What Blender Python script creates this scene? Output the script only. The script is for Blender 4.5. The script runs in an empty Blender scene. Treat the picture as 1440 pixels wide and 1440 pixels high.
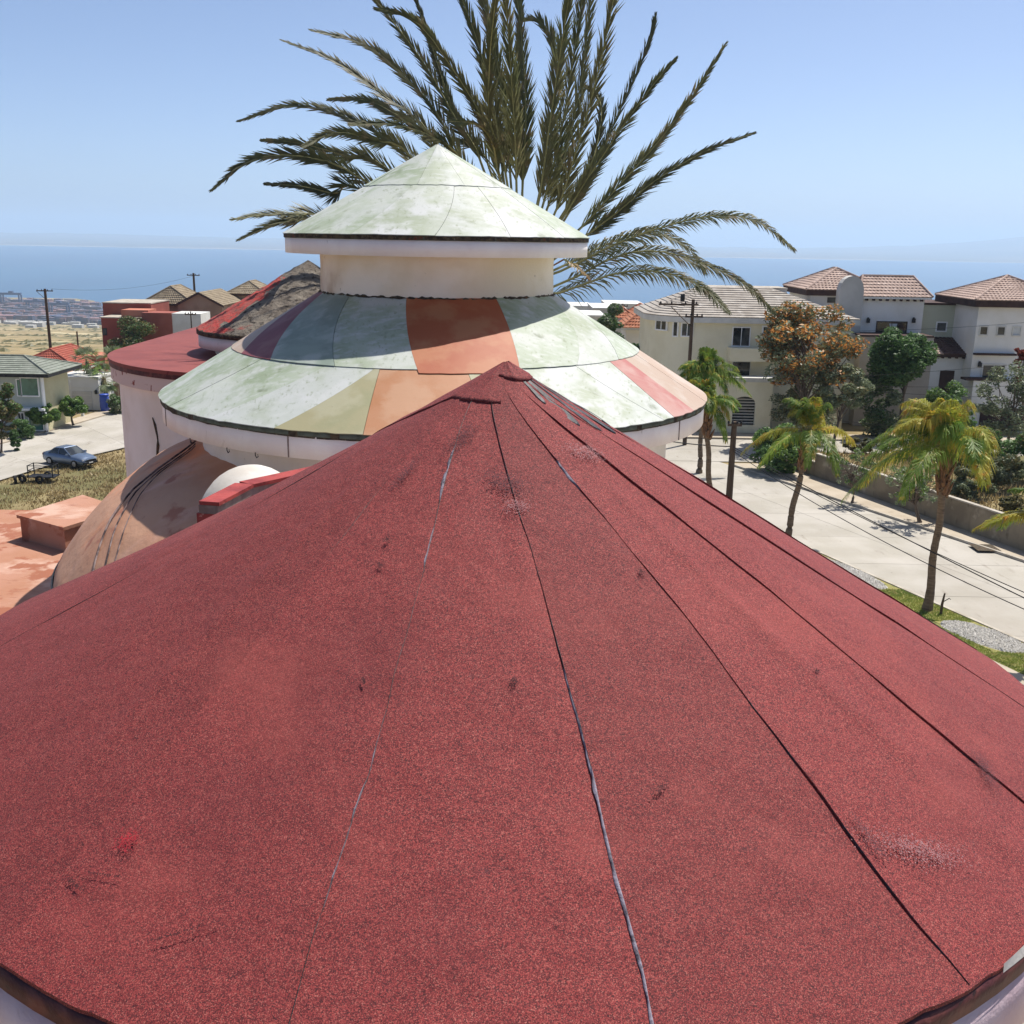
import bpy, math, random
import numpy as np
from mathutils import Vector, Matrix
from mathutils import noise as mnoise

random.seed(7); rng = np.random.default_rng(7)
S = bpy.context.scene
COL = S.collection
R = math.radians
pi = math.pi

# ------------------------------------------------------------------ camera
CAMZ = 14.0; FPX = 1460.0; HY = 333.0; ROLL = R(1.0)
PITCH = math.atan((720 - HY) / FPX)
cd = bpy.data.cameras.new('camera'); cam = bpy.data.objects.new('camera', cd); COL.objects.link(cam)
cd.sensor_width = 36; cd.lens = 36 * FPX / 1440; cd.clip_start = 0.1; cd.clip_end = 90000
Fv = Vector((0, math.cos(PITCH), -math.sin(PITCH))); Rv = Vector((1, 0, 0)); Uv = Rv.cross(Fv)
cr, sr = math.cos(ROLL), math.sin(ROLL)
R2 = Rv * cr + Uv * sr; U2 = Uv * cr - Rv * sr
cam.matrix_world = Matrix(((R2.x, U2.x, -Fv.x, 0), (R2.y, U2.y, -Fv.y, 0), (R2.z, U2.z, -Fv.z, CAMZ), (0, 0, 0, 1)))
S.camera = cam

# ------------------------------------------------------------------ sun, sky, exposure
SUN_AZ, SUN_EL = 46.0, 64.0          # azimuth from +X towards +Y
sd = Vector((math.cos(R(SUN_AZ)) * math.cos(R(SUN_EL)), math.sin(R(SUN_AZ)) * math.cos(R(SUN_EL)), math.sin(R(SUN_EL))))
sl = bpy.data.lights.new('sun', 'SUN'); sl.energy = 4.8; sl.angle = R(0.53); sl.color = (1, 0.95, 0.88)
so = bpy.data.objects.new('sun', sl); COL.objects.link(so); so.rotation_euler = sd.to_track_quat('Z', 'Y').to_euler(); so.location = (30, 30, 80)
w = bpy.data.worlds.new('World'); S.world = w; w.use_nodes = True
nt = w.node_tree; bg = nt.nodes['Background']
sk = nt.nodes.new('ShaderNodeTexSky'); sk.sky_type = 'NISHITA'; sk.sun_disc = False
sk.sun_elevation = R(SUN_EL); sk.sun_rotation = R(90 - SUN_AZ); sk.altitude = 100; sk.air_density = 0.52; sk.dust_density = 1.35; sk.ozone_density = 3.5
nt.links.new(sk.outputs[0], bg.inputs[0]); bg.inputs[1].default_value = 0.12
S.view_settings.view_transform = 'Standard'; S.view_settings.look = 'None'; S.view_settings.exposure = 0.475; S.view_settings.gamma = 1
S.view_settings.use_curve_mapping = False
S.render.engine = 'CYCLES'
S.cycles.volume_bounces = 1; S.cycles.max_bounces = 6; S.cycles.transparent_max_bounces = 8

# ------------------------------------------------------------------ survey helpers: sight line of a point at a known depth / level
def ray(x, y):
    u, v = x - 720, 720 - y
    u2 = u * cr - v * sr; v2 = u * sr + v * cr
    d = Fv * FPX + Rv * u2 + Uv * v2
    return d / d.y
def at(x, y, Y):
    d = ray(x, y) * Y
    return Vector((d.x, d.y, d.z + CAMZ))
def atz(x, y, z):
    d = ray(x, y); return d * ((z - CAMZ) / d.z) + Vector((0, 0, CAMZ))

# ------------------------------------------------------------------ object helpers
def tag(o, label=None, cat=None, group=None, kind=None):
    if label: o['label'] = label
    if cat: o['category'] = cat
    if group: o['group'] = group
    if kind: o['kind'] = kind
    return o
def thing(name, loc, label, cat, group=None):
    o = bpy.data.objects.new(name, None); COL.objects.link(o); o.location = loc; o.empty_display_size = .2
    return tag(o, label, cat, group)
def wloc(o):
    v = Vector((0, 0, 0))
    while o is not None:
        v += o.location; o = o.parent
    return v
def mk(name, V, Fc, mat, parent=None, smooth=False, mats=None, mi=None):
    """V in world coordinates; the object's origin is the parent's (children) or the lowest middle point (top level)."""
    V = np.asarray(V, dtype=float).reshape(-1, 3)
    if parent is None:
        org = np.array([V[:, 0].mean(), V[:, 1].mean(), V[:, 2].min()])
    else:
        org = np.array(wloc(parent))
    me = bpy.data.meshes.new(name)
    me.from_pydata((V - org).tolist(), [], Fc)
    for m in (mats or [mat]): me.materials.append(m)
    if mi is not None: me.polygons.foreach_set('material_index', mi)
    if smooth: me.polygons.foreach_set('use_smooth', [True] * len(me.polygons))
    me.update()
    o = bpy.data.objects.new(name, me); COL.objects.link(o)
    if parent is not None: o.parent = parent
    else: o.location = org.tolist()
    return o
class MB:
    def __init__(s): s.v = []; s.f = []
    def add(s, V, F):
        n = len(s.v); s.v += [tuple(p) for p in V]; s.f += [tuple(i + n for i in f) for f in F]; return s
    def box(s, x0, x1, y0, y1, z0, z1, M=None):
        V = [Vector((x, y, z)) for z in (z0, z1) for y in (y0, y1) for x in (x0, x1)]
        if M is not None: V = [M @ p for p in V]
        return s.add(V, [(0, 2, 3, 1), (4, 5, 7, 6), (0, 1, 5, 4), (2, 6, 7, 3), (0, 4, 6, 2), (1, 3, 7, 5)])
    def quad(s, *P): return s.add(P, [tuple(range(len(P)))])
    def tube(s, pts, rad, n=6, cap=True):
        pts = [Vector(p) for p in pts]; k = len(pts)
        if not hasattr(rad, '__len__'): rad = [rad] * k
        V = []; F = []
        for i, p in enumerate(pts):
            t = (pts[min(i + 1, k - 1)] - pts[max(i - 1, 0)]).normalized()
            a = t.cross(Vector((0, 0, 1)))
            if a.length < .05: a = t.cross(Vector((0, 1, 0)))
            a.normalize(); b = t.cross(a)
            for j in range(n):
                q = 2 * pi * j / n; V.append(p + (a * math.cos(q) + b * math.sin(q)) * rad[i])
        for i in range(k - 1):
            for j in range(n):
                F.append((i * n + j, i * n + (j + 1) % n, (i + 1) * n + (j + 1) % n, (i + 1) * n + j))
        if cap: F.append(tuple(range(n))); F.append(tuple((k - 1) * n + j for j in reversed(range(n))))
        return s.add(V, F)
    def lathe(s, prof, c, n=48, a0=0, a1=2 * pi):
        full = abs(a1 - a0 - 2 * pi) < 1e-6; m = n if full else n + 1; V = []; F = []
        for (r, z) in prof:
            for j in range(m):
                a = a0 + (a1 - a0) * j / n; V.append((c[0] + r * math.sin(a), c[1] - r * math.cos(a), z))
        for i in range(len(prof) - 1):
            for j in range(n):
                k = (j + 1) % m; F.append((i * m + j, (i + 1) * m + j, (i + 1) * m + k, i * m + k))
        return s.add(V, F)
    def build(s, name, mat, parent=None, smooth=False): return mk(name, s.v, s.f, mat, parent, smooth)

# ------------------------------------------------------------------ materials
def C(h):
    """hex sRGB -> linear"""
    h = h.lstrip('#'); o = []
    for i in (0, 2, 4):
        c = int(h[i:i + 2], 16) / 255; o.append(c / 12.92 if c <= .04045 else ((c + .055) / 1.055) ** 2.4)
    return (*o, 1)
def newmat(name):
    m = bpy.data.materials.new(name); m.use_nodes = True; n = m.node_tree; b = n.nodes['Principled BSDF']; return m, n, b
def nd(n, t, **k):
    o = n.nodes.new(t)
    for a, v in k.items(): setattr(o, a, v)
    return o
def noise_fac(n, scale, detail=4, rough=.55, stretch=None, lo=.35, hi=.65, kind='noise', dist=0):
    g = nd(n, 'ShaderNodeNewGeometry'); src = g.outputs['Position']
    if stretch:
        mp = nd(n, 'ShaderNodeMapping'); mp.inputs['Scale'].default_value = stretch; n.links.new(src, mp.inputs[0]); src = mp.outputs[0]
    if kind == 'noise':
        t = nd(n, 'ShaderNodeTexNoise'); t.inputs['Scale'].default_value = scale; t.inputs['Detail'].default_value = detail; t.inputs['Roughness'].default_value = rough; t.inputs['Distortion'].default_value = dist
        out = t.outputs[0]
    else:
        t = nd(n, 'ShaderNodeTexVoronoi'); t.inputs['Scale'].default_value = scale; out = t.outputs['Color']
    n.links.new(src, t.inputs[0])
    r = nd(n, 'ShaderNodeMapRange'); r.inputs[1].default_value = lo; r.inputs[2].default_value = hi; r.interpolation_type = 'SMOOTHSTEP'
    n.links.new(out, r.inputs[0]); return r.outputs[0], out
def mix(n, fac, a, b):
    m = nd(n, 'ShaderNodeMix', data_type='RGBA')
    for i, v in ((0, fac), (6, a), (7, b)):
        if isinstance(v, (tuple, list, float, int)): m.inputs[i].default_value = v
        else: n.links.new(v, m.inputs[i])
    return m.outputs[2]
ALB = {'concrete_road': .74, 'concrete_sidewalk': .72, 'concrete_kerb': .8, 'white_vault_paint': .7, 'terracotta_pink_membrane': .92, 'terracotta_flat_membrane': .72, 'weathered_mossy_felt': .75, 'dry_earth': .8,
       'pale_grey_tile': .8, 'weathered_clay_tile': .92, 'beige_tile': .75, 'terracotta_tile': .75, 'grey_gravel': .8}
def PM(name, c1, c2=None, scale=3, lo=.35, hi=.65, rough=.85, bump=0, bscale=60, layers=(), metal=0, spec=.3, stretch=None, jitter=0, dist=0, k=1.0):
    """layers: (colour, scale, lo, hi, stretch)"""
    k = ALB.get(name, k)
    C = lambda h: (*[v * k for v in globals()['C'](h)[:3]], 1)
    m, n, b = newmat(name); col = C(c1)
    if c2:
        f, _ = noise_fac(n, scale, stretch=stretch, lo=lo, hi=hi, dist=dist); col = mix(n, f, C(c1), C(c2))
    for L in layers:
        f, _ = noise_fac(n, L[1], lo=L[2], hi=L[3], stretch=L[4] if len(L) > 4 else None, detail=6); col = mix(n, f, col, C(L[0]))
    if jitter:
        oi = nd(n, 'ShaderNodeObjectInfo'); hs = nd(n, 'ShaderNodeHueSaturation')
        mr = nd(n, 'ShaderNodeMapRange'); mr.inputs[3].default_value = 1 - jitter; mr.inputs[4].default_value = 1 + jitter
        n.links.new(oi.outputs['Random'], mr.inputs[0]); n.links.new(mr.outputs[0], hs.inputs['Value'])
        if isinstance(col, tuple): hs.inputs['Color'].default_value = col
        else: n.links.new(col, hs.inputs['Color'])
        col = hs.outputs[0]
    if isinstance(col, tuple): b.inputs['Base Color'].default_value = col
    else: n.links.new(col, b.inputs['Base Color'])
    b.inputs['Roughness'].default_value = rough; b.inputs['Metallic'].default_value = metal; b.inputs['Specular IOR Level'].default_value = spec
    if bump:
        _, o = noise_fac(n, bscale, detail=5); bp = nd(n, 'ShaderNodeBump'); bp.inputs['Distance'].default_value = bump; bp.inputs['Strength'].default_value = 1
        n.links.new(o, bp.inputs['Height']); n.links.new(bp.outputs[0], b.inputs['Normal'])
    return m
def LEAF(name, c1, c2, c3=None, scale=1.5, trans=.35, jitter=.15):
    m, n, b = newmat(name)
    f, _ = noise_fac(n, scale, lo=.4, hi=.6); col = mix(n, f, C(c1), C(c2))
    if c3:
        f, _ = noise_fac(n, scale * 3.7, lo=.55, hi=.65); col = mix(n, f, col, C(c3))
    oi = nd(n, 'ShaderNodeObjectInfo'); hs = nd(n, 'ShaderNodeHueSaturation'); mr = nd(n, 'ShaderNodeMapRange'); mr.inputs[3].default_value = 1 - jitter; mr.inputs[4].default_value = 1 + jitter
    n.links.new(oi.outputs['Random'], mr.inputs[0]); n.links.new(mr.outputs[0], hs.inputs['Value']); n.links.new(col, hs.inputs['Color'])
    n.links.new(hs.outputs[0], b.inputs['Base Color']); b.inputs['Roughness'].default_value = .5; b.inputs['Specular IOR Level'].default_value = .35
    tr = nd(n, 'ShaderNodeBsdfTranslucent'); n.links.new(hs.outputs[0], tr.inputs[0])
    mx = nd(n, 'ShaderNodeMixShader'); mx.inputs[0].default_value = trans; n.links.new(b.outputs[0], mx.inputs[1]); n.links.new(tr.outputs[0], mx.inputs[2])
    n.links.new(mx.outputs[0], n.nodes['Material Output'].inputs[0]); return m

def felt_material():
    m, n, b = newmat('red_mineral_felt')
    g = nd(n, 'ShaderNodeNewGeometry')
    vo = nd(n, 'ShaderNodeTexVoronoi'); vo.inputs['Scale'].default_value = 430; n.links.new(g.outputs['Position'], vo.inputs[0])
    sp = nd(n, 'ShaderNodeSeparateColor'); n.links.new(vo.outputs['Color'], sp.inputs[0])
    rp = nd(n, 'ShaderNodeValToRGB'); e = rp.color_ramp.elements
    e[0].position = 0; e[0].color = C('#2a1013'); e[1].position = 1; e[1].color = C('#ab6e62')
    for p, c in ((.22, '#471b1d'), (.45, '#6f2b2b'), (.7, '#8e3c3a'), (.88, '#a24e46')):
        k = e.new(p); k.color = C(c)
    n.links.new(sp.outputs[0], rp.inputs[0]); col = rp.outputs[0]
    f, _ = noise_fac(n, 90, detail=3, lo=.3, hi=.7); col = mix(n, .18, col, mix(n, f, C('#5e2024'), C('#9c403c')))
    # weathering with a shape of its own: dusty pale patches, darker worn areas, rusty spots
    f, _ = noise_fac(n, .9, detail=5, lo=.47, hi=.78); mf = nd(n, 'ShaderNodeMath', operation='MULTIPLY'); mf.inputs[1].default_value = .45; n.links.new(f, mf.inputs[0]); col = mix(n, mf.outputs[0], col, C('#561f24'))
    f, _ = noise_fac(n, 1.7, detail=6, lo=.52, hi=.8); mf = nd(n, 'ShaderNodeMath', operation='MULTIPLY'); mf.inputs[1].default_value = .4; n.links.new(f, mf.inputs[0]); col = mix(n, mf.outputs[0], col, C('#a0524a'))
    f, _ = noise_fac(n, 5.5, detail=8, rough=.7, lo=.67, hi=.76); mf = nd(n, 'ShaderNodeMath', operation='MULTIPLY'); mf.inputs[1].default_value = .6; n.links.new(f, mf.inputs[0]); col = mix(n, mf.outputs[0], col, C('#4a3034'))
    oi = nd(n, 'ShaderNodeObjectInfo'); hs = nd(n, 'ShaderNodeHueSaturation'); mr = nd(n, 'ShaderNodeMapRange'); mr.inputs[3].default_value = .86; mr.inputs[4].default_value = 1.04
    n.links.new(oi.outputs['Random'], mr.inputs[0]); n.links.new(mr.outputs[0], hs.inputs['Value']); n.links.new(col, hs.inputs['Color']); col = hs.outputs[0]; hs.inputs['Hue'].default_value = .499; hs.inputs['Saturation'].default_value = 1.03
    n.links.new(col, b.inputs['Base Color']); b.inputs['Roughness'].default_value = .8; b.inputs['Specular IOR Level'].default_value = .4
    bp = nd(n, 'ShaderNodeBump'); bp.inputs['Distance'].default_value = .0022; bp.inputs['Strength'].default_value = .9; n.links.new(sp.outputs[1], bp.inputs['Height'])
    n2 = nd(n, 'ShaderNodeTexNoise'); n2.inputs['Scale'].default_value = 7; n2.inputs['Detail'].default_value = 5; n.links.new(g.outputs['Position'], n2.inputs[0])
    b2 = nd(n, 'ShaderNodeBump'); b2.inputs['Distance'].default_value = .02; b2.inputs['Strength'].default_value = .7; n.links.new(n2.outputs[0], b2.inputs['Height']); n.links.new(bp.outputs[0], b2.inputs['Normal'])
    n.links.new(b2.outputs[0], b.inputs['Normal']); return m

mt = {}
mt['felt'] = felt_material()
mt['tar'] = PM('tar', '#1d1a1c', '#4d4950', 30, .5, .75, rough=.55, bump=.004, bscale=90, spec=.5)
mt['pale_tar'] = PM('weathered_sealant', '#8d8590', '#3a353a', 25, .42, .7, rough=.7, bump=.004, bscale=120)
mt['drip'] = PM('maroon_drip_edge', '#4a2226', '#6b3a36', 9, .45, .7, rough=.6, layers=(('#2b1a1c', 22, .6, .7),), bump=.006, bscale=30)
mt['pink_plaster'] = PM('pinkish_plaster', '#d8c6cc', '#c2aab2', 2.5, rough=.9, layers=(('#9c8288', 9, .6, .8),), bump=.003, bscale=60)
mt['plaster'] = PM('white_plaster', '#e8e2d8', '#dcd4c6', 1.3, rough=.92, layers=(('#a09684', 5, .62, .85, (1, 1, .35)), ('#6d6558', 14, .7, .78, (1, 1, .6))), bump=.003, bscale=50)
mt['drum'] = PM('cream_drum_plaster', '#f0e6d4', '#e4d6bc', 1.5, rough=.92, layers=(('#a8835f', .9, .5, .8, (1, 1, .8)), ('#70665a', 16, .68, .76)), bump=.003, bscale=50)
mt['fascia'] = PM('white_fascia', '#f2eeea', '#e6dedb', 2, rough=.85, layers=(('#9d9288', 12, .66, .8, (1, 1, .4)),), bump=.002, bscale=50)
mt['mould'] = PM('black_mould_edge', '#3b342c', '#5d5240', 18, .4, .65, rough=.95, layers=(('#84806e', 40, .62, .72), ('#6a3a2c', 9, .62, .7)), bump=.012, bscale=45)
pc = dict(green=('#b3c3a0', '#cdd9c0', '#e4e9df'), white=('#c6d0b4', '#e7ece4', '#f4f6f3'), orange=('#d4905e', '#dd9d70', '#e4ad84'), tan=('#b9b78c', '#c5bd92', '#cfcaa6'),
          pink=('#d99c90', '#d28078', '#dfaea2'), peach=('#dcbfa8', '#e0c6b0', '#e8d4c2'), maroon=('#a8646a', '#9c555c', '#b57a78'), copper=('#cc6a40', '#d2764a', '#d98a5c'), grey=('#9fb0a0', '#b4c4b4', '#cfd8cc'))
for k, (a, b_, c_) in pc.items():
    mt['panel_' + k] = PM('painted_panel_' + k, a, b_, 1.6, .38, .62, rough=.62, spec=.4, jitter=.05, dist=.6, bump=.003, bscale=6,
        layers=((c_, 2.3, .46, .62), ('#7f8c66' if k in ('white', 'green') else b_, 3.1, .6, .8, (1, 1, 1.6))) + ((('#eaf0de', .9, .45, .85), ('#eef2ea', 6, .45, .8, (1, 2.5, 2.5)), ('#a9b592', 9, .55, .8, (2.5, 1, 2.5)),) if k in ('white', 'green') else ()) + ((('#96a07c' if k in ('white', 'green') else a), 5, .62, .85), ('#8a7a64', 26, .72, .78)), k=.56)
mt['red_paint'] = PM('red_roof_paint', '#80423c', '#743a36', 2, rough=.7, layers=(('#985850', 1.1, .55, .75), ('#6a2a2c', 6, .66, .75, (.4, 3, 1))), bump=.006, bscale=12)
mt['red_chip'] = PM('peeling_red_edge', '#cbb8ae', '#8a4a44', 7, .6, .66, rough=.8, layers=(('#8a5a52', 9, .64, .7, (1, 1, .3)),), bump=.008, bscale=18)
mt['moss'] = PM('weathered_mossy_felt', '#6a6056', '#857c70', 5, rough=.95, layers=(('#3f3832', 14, .54, .66), ('#93403a', 1.5, .6, .68), ('#a89f90', 24, .66, .72)), bump=.03, bscale=16)
mt['moss_red'] = PM('flaking_red_felt', '#a03c36', '#8a4a42', 7, rough=.9, layers=(('#5c4c44', 9, .56, .66),), bump=.02, bscale=20)
mt['pink_roof'] = PM('terracotta_pink_membrane', '#c2967a', '#b8886c', 1.2, rough=.75, layers=(('#d0a594', .8, .5, .75, (1, 2.5, 1)), ('#8c5e4e', 4, .64, .8, (1, 3, 1)), ('#cf8a62', .55, .52, .6), ('#a8705a', 1.3, .6, .66)), bump=.012, bscale=7)
mt['pink_flat'] = PM('terracotta_flat_membrane', '#c29078', '#b88468', .9, rough=.8, layers=(('#d6b09c', .7, .5, .62), ('#8e5a46', 2.5, .6, .8, (1, 3, 1)), ('#a86a50', 1.1, .55, .6)), bump=.01, bscale=6)
mt['white_vault'] = PM('white_vault_paint', '#e6e2da', '#d6cec2', 3, rough=.8, bump=.004, bscale=20)
mt['red_trim'] = PM('red_trim_paint', '#9a403c', '#7c2f30', 5, rough=.7, layers=(('#5d2526', 11, .62, .74), ('#b98a80', 8, .68, .76)), bump=.006, bscale=25)
mt['grey_trim'] = PM('grey_mortar', '#8d7d76', '#766560', 8, rough=.95, bump=.006, bscale=30)
mt['cord'] = PM('weathered_cord', '#3a3032', '#857470', 9, rough=.9)
mt['concrete'] = PM('concrete_road', '#b3ada0', '#c1bbb0', .35, rough=.9, jitter=.035, layers=(('#a39a8c', .12, .5, .8, (1, .35, 1)), ('#8a8072', 1.6, .58, .85, (1.5, .3, 1)), ('#7a7064', 5, .68, .76)), bump=.004, bscale=20)
mt['sidewalk'] = PM('concrete_sidewalk', '#b9ab96', '#c7baa6', .7, rough=.92, layers=(('#998b76', 2.2, .6, .8),), bump=.004, bscale=20)
mt['kerb'] = PM('concrete_kerb', '#c4bcae', '#a89f90', 1.5, rough=.92)
mt['lawn'] = PM('verge_soil_turf', '#7c7a48', '#8c8450', 1.2, rough=.95, layers=(('#5d6430', 5, .5, .7), ('#9a8a62', .8, .55, .75)), bump=.02, bscale=18)
mt['gravel'] = PM('grey_gravel', '#b4b0a8', '#d6d2ca', 12, rough=.9, layers=(('#5a5650', 20, .55, .65),), bump=.04, bscale=14)
mt['earth'] = PM('dry_earth', '#8f7d58', '#a8966e', .25, rough=.95, layers=(('#6f6a44', .05, .5, .62), ('#c4b48c', .02, .55, .66), ('#5d5a3c', .9, .62, .75)), bump=.03, bscale=3)
mt['drygrass'] = LEAF('dry_grass', '#a8946a', '#8c7a52', '#bcaa80', .5, .25)
mt['block'] = PM('stained_block_wall', '#8a7f6c', '#776c5c', .9, rough=.95, layers=(('#a89e8a', 1.2, .58, .75), ('#574f42', 2.5, .6, .8, (1, 1, .4))), bump=.008, bscale=12)
mt['cream'] = PM('cream_stucco', '#e2dcc2', '#d9d2b6', .6, rough=.92, bump=.003, bscale=30)
mt['offwhite'] = PM('off_white_stucco', '#e6e4de', '#dcd9d0', .5, rough=.92, bump=.003, bscale=30)
mt['sage'] = PM('sage_stucco', '#bfc1ac', '#b5b6a0', .5, rough=.92)
mt['taupe'] = PM('taupe_stucco', '#b8aea2', '#aba093', .5, rough=.92)
mt['brownwood'] = PM('dark_brown_fascia', '#4b3630', '#3b2a26', 2, rough=.8)
mt['frame'] = PM('pale_window_frame', '#d4d2ca', '#c6c4bc', 1, rough=.7)
mt['whiteframe'] = PM('white_window_frame', '#eeeeec', '#e2e2e0', 1, rough=.5)
def glass():
    m, n, b = newmat('dark_window_glass')
    f, _ = noise_fac(n, .9, lo=.4, hi=.65); n.links.new(mix(n, f, C('#1c2124'), C('#4a4f50')), b.inputs['Base Color'])
    b.inputs['Roughness'].default_value = .07; b.inputs['Specular IOR Level'].default_value = .6; return m
mt['glass'] = glass()
mt['greenglass'] = PM('green_tinted_glass', '#2c5a50', '#47786c', 1.2, rough=.06, spec=.7)
mt['curtain'] = PM('pale_curtain', '#c9cbc8', '#b4b7b6', 3, rough=.9)
mt['tile_pink'] = PM('weathered_clay_tile', '#b09a8e', '#9e887c', 1.5, rough=.85, layers=(('#c6b2a6', 3, .55, .7), ('#7d665c', 5, .62, .75)))
mt['tile_dark'] = PM('dark_brown_tile', '#5b4540', '#4b3835', 2, rough=.85)
mt['tile_grey'] = PM('pale_grey_tile', '#b5ada2', '#a0978c', 1.2, rough=.85, layers=(('#c9c2b8', 2, .55, .7), ('#857c72', 4, .62, .75)))
mt['tile_red'] = PM('orange_red_tile', '#9c5444', '#904a3c', 1.2, rough=.85, layers=(('#b07460', 3, .58, .7), ('#753a30', 4, .62, .75)))
mt['tile_terracotta'] = PM('terracotta_tile', '#c98a6a', '#bb7656', 1.2, rough=.85, layers=(('#dbac90', 3, .58, .7),))
mt['tile_sage'] = PM('grey_green_tile', '#72776c', '#82867c', 1.2, rough=.85, layers=(('#8f988a', 3, .55, .7), ('#565f54', 4, .62, .75)))
mt['tile_beige'] = PM('beige_tile', '#a2937a', '#8f806a', 1.2, rough=.85, layers=(('#b8ab94', 3, .55, .7),))
mt['pinkwall'] = PM('brick_pink_stucco', '#96584c', '#8a4e44', .5, rough=.92)
mt['peachwall'] = PM('salmon_stucco', '#b87a64', '#ab6c58', .6, rough=.92)
mt['paleyellow'] = PM('pale_yellow_stucco', '#c2bb98', '#b5ad8a', .6, rough=.92)
mt['greygreen'] = PM('grey_green_stucco', '#b2b9b1', '#a7aea6', .6, rough=.92)
mt['greywall'] = PM('grey_stucco', '#bebcb6', '#b2b0aa', .6, rough=.92)
mt['whitewall'] = PM('white_wall', '#d0d0cc', '#c4c4be', .6, rough=.9)
mt['brownwall'] = PM('tan_gable_stucco', '#9a8472', '#8d7766', .6, rough=.92)
mt['iron'] = PM('black_iron', '#222224', '#333336', 5, rough=.5, metal=.4)
mt['wood'] = PM('weathered_pole_wood', '#5b4c3e', '#4a3c31', 2, rough=.9, stretch=(6, 6, .6), layers=(('#7a6a58', 3, .6, .75, (6, 6, .5)),))
mt['cable'] = PM('black_cable', '#1e1e20', None, rough=.6)
mt['trunk'] = PM('palm_trunk', '#6a5a4a', '#82705c', 3, rough=.95, stretch=(1, 1, 6), layers=(('#453a30', 5, .56, .7, (1, 1, 5)),), bump=.03, bscale=9)
mt['boots'] = PM('palm_leaf_bases', '#6b4c38', '#8a6a4c', 5, rough=.95, layers=(('#3d2c24', 7, .54, .68),), bump=.03, bscale=10)
mt['bark'] = PM('grey_bark', '#5c5046', '#736558', 5, rough=.95, stretch=(3, 3, .8), bump=.01, bscale=20)
mt['frond'] = LEAF('date_palm_leaflet', '#5a5f40', '#6b6a4a', '#7e7456', 1.2, .38, .25)
mt['frond_dry'] = LEAF('dry_palm_leaflet', '#8a6a44', '#a08458', '#6d4a34', 2, .25)
mt['rachis'] = PM('palm_rachis', '#7c7a4c', '#8e8a5c', 3, rough=.6)
mt['queen'] = LEAF('queen_palm_leaflet', '#62802e', '#7d943a', '#b4a644', .9, .5, .2)
mt['queen_yellow'] = LEAF('yellowing_palm_leaflet', '#9ca03c', '#b4a844', '#c0943a', .9, .5, .2)
mt['leaf_green'] = LEAF('green_leaf', '#4c6a38', '#618048', '#3a542c', .8, .36)
mt['leaf_grey'] = LEAF('grey_green_leaf', '#6b7558', '#7f8868', '#565f46', .9, .3)
mt['leaf_bright'] = LEAF('bright_green_leaf', '#5d7a34', '#748c40', '#42602a', .9, .35)
mt['leaf_orange'] = LEAF('orange_blossom', '#d89a50', '#c8823c', '#e4b870', 1.2, .45)
mt['leaf_olive'] = LEAF('olive_leaf', '#6f6a42', '#5a5a38', '#857448', 1, .3)
mt['leaf_red'] = LEAF('red_bract', '#a8503c', '#8c3c30', '#b86a4c', 1.2, .3)
mt['blue_plastic'] = PM('blue_plastic', '#2c4ca8', '#2846a0', 2, rough=.45, spec=.5)
mt['carpaint'] = PM('blue_grey_car_paint', '#6d7c92', '#68778c', 1, rough=.28, metal=.45, spec=.5)
mt['tyre'] = PM('tyre_rubber', '#18181a', '#242426', 8, rough=.85)
mt['rim'] = PM('alloy_rim', '#9a9ca0', '#888a8e', 5, rough=.4, metal=.7)
mt['lamp_glass'] = PM('lamp_glass', '#c8ccd0', '#b8bcc0', 5, rough=.15, spec=.6)
mt['lamp_red'] = PM('tail_lamp', '#7c1c1c', '#681616', 5, rough=.2)
mt['chrome'] = PM('bright_metal', '#b8babc', '#a4a6a8', 5, rough=.3, metal=.8)
mt['port'] = PM('port_stacks', '#5d5a66', '#8c6a66', .03, .42, .58, rough=.9, layers=(('#47506a', .04, .52, .6), ('#b4aca8', .07, .62, .68)))
mt['craneblue'] = PM('crane_steel', '#3c4c6e', '#465678', .1, rough=.7)
mt['hillstone'] = PM('far_hills', '#6f6a5e', '#5d6054', .0006, rough=.95)
mt['sand'] = PM('far_beach', '#9c968c', '#8c867c', .002, rough=.95)
mt['sea'] = PM('sea_water', '#154766', '#1c5270', .0015, rough=.3, spec=.5, stretch=(1, .3, 1), bump=.3, bscale=.15)

# ================================================================== SETTING
SEA = -136.0
def smooth(a, b, x):
    t = min(1, max(0, (x - a) / (b - a))); return t * t * (3 - 2 * t)
PY = [0, 110, 140, 200, 400, 800, 1300, 1600, 1680, 2300, 2600, 1e6]
PZ = [0, 0, -6.5, -10.5, -29, -64, -104, -126, -132.5, -132.5, -150, -150]
def coast(x):       # distance at which the shore lies
    return 1640 + max(0, (-x - 630)) * 2.2 if x < -630 else 1640 + 0 * x
def hterr(x, y):
    zl = -4.02 * (1 - smooth(-24, -8, x)) if y < 112 else -4.02 * (1 - smooth(-24, -8, x)) * (1 - smooth(112, 150, y))
    g = float(np.interp(y, PY, PZ))
    if y > 1450:
        c = coast(x); g -= 20 * smooth(c - 20, c + 160, y)
    z = zl + g
    if y > 150: z += (mnoise.noise(Vector((x * .006, y * .006, 3))) * 5 + mnoise.noise(Vector((x * .02, y * .02, 5))) * 1.6) * smooth(150, 400, y) * (1 - smooth(1400, 1600, y))
    elif x < -30: z += mnoise.noise(Vector((x * .25, y * .25, 1))) * .06 - .04
    return z - .03
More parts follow.
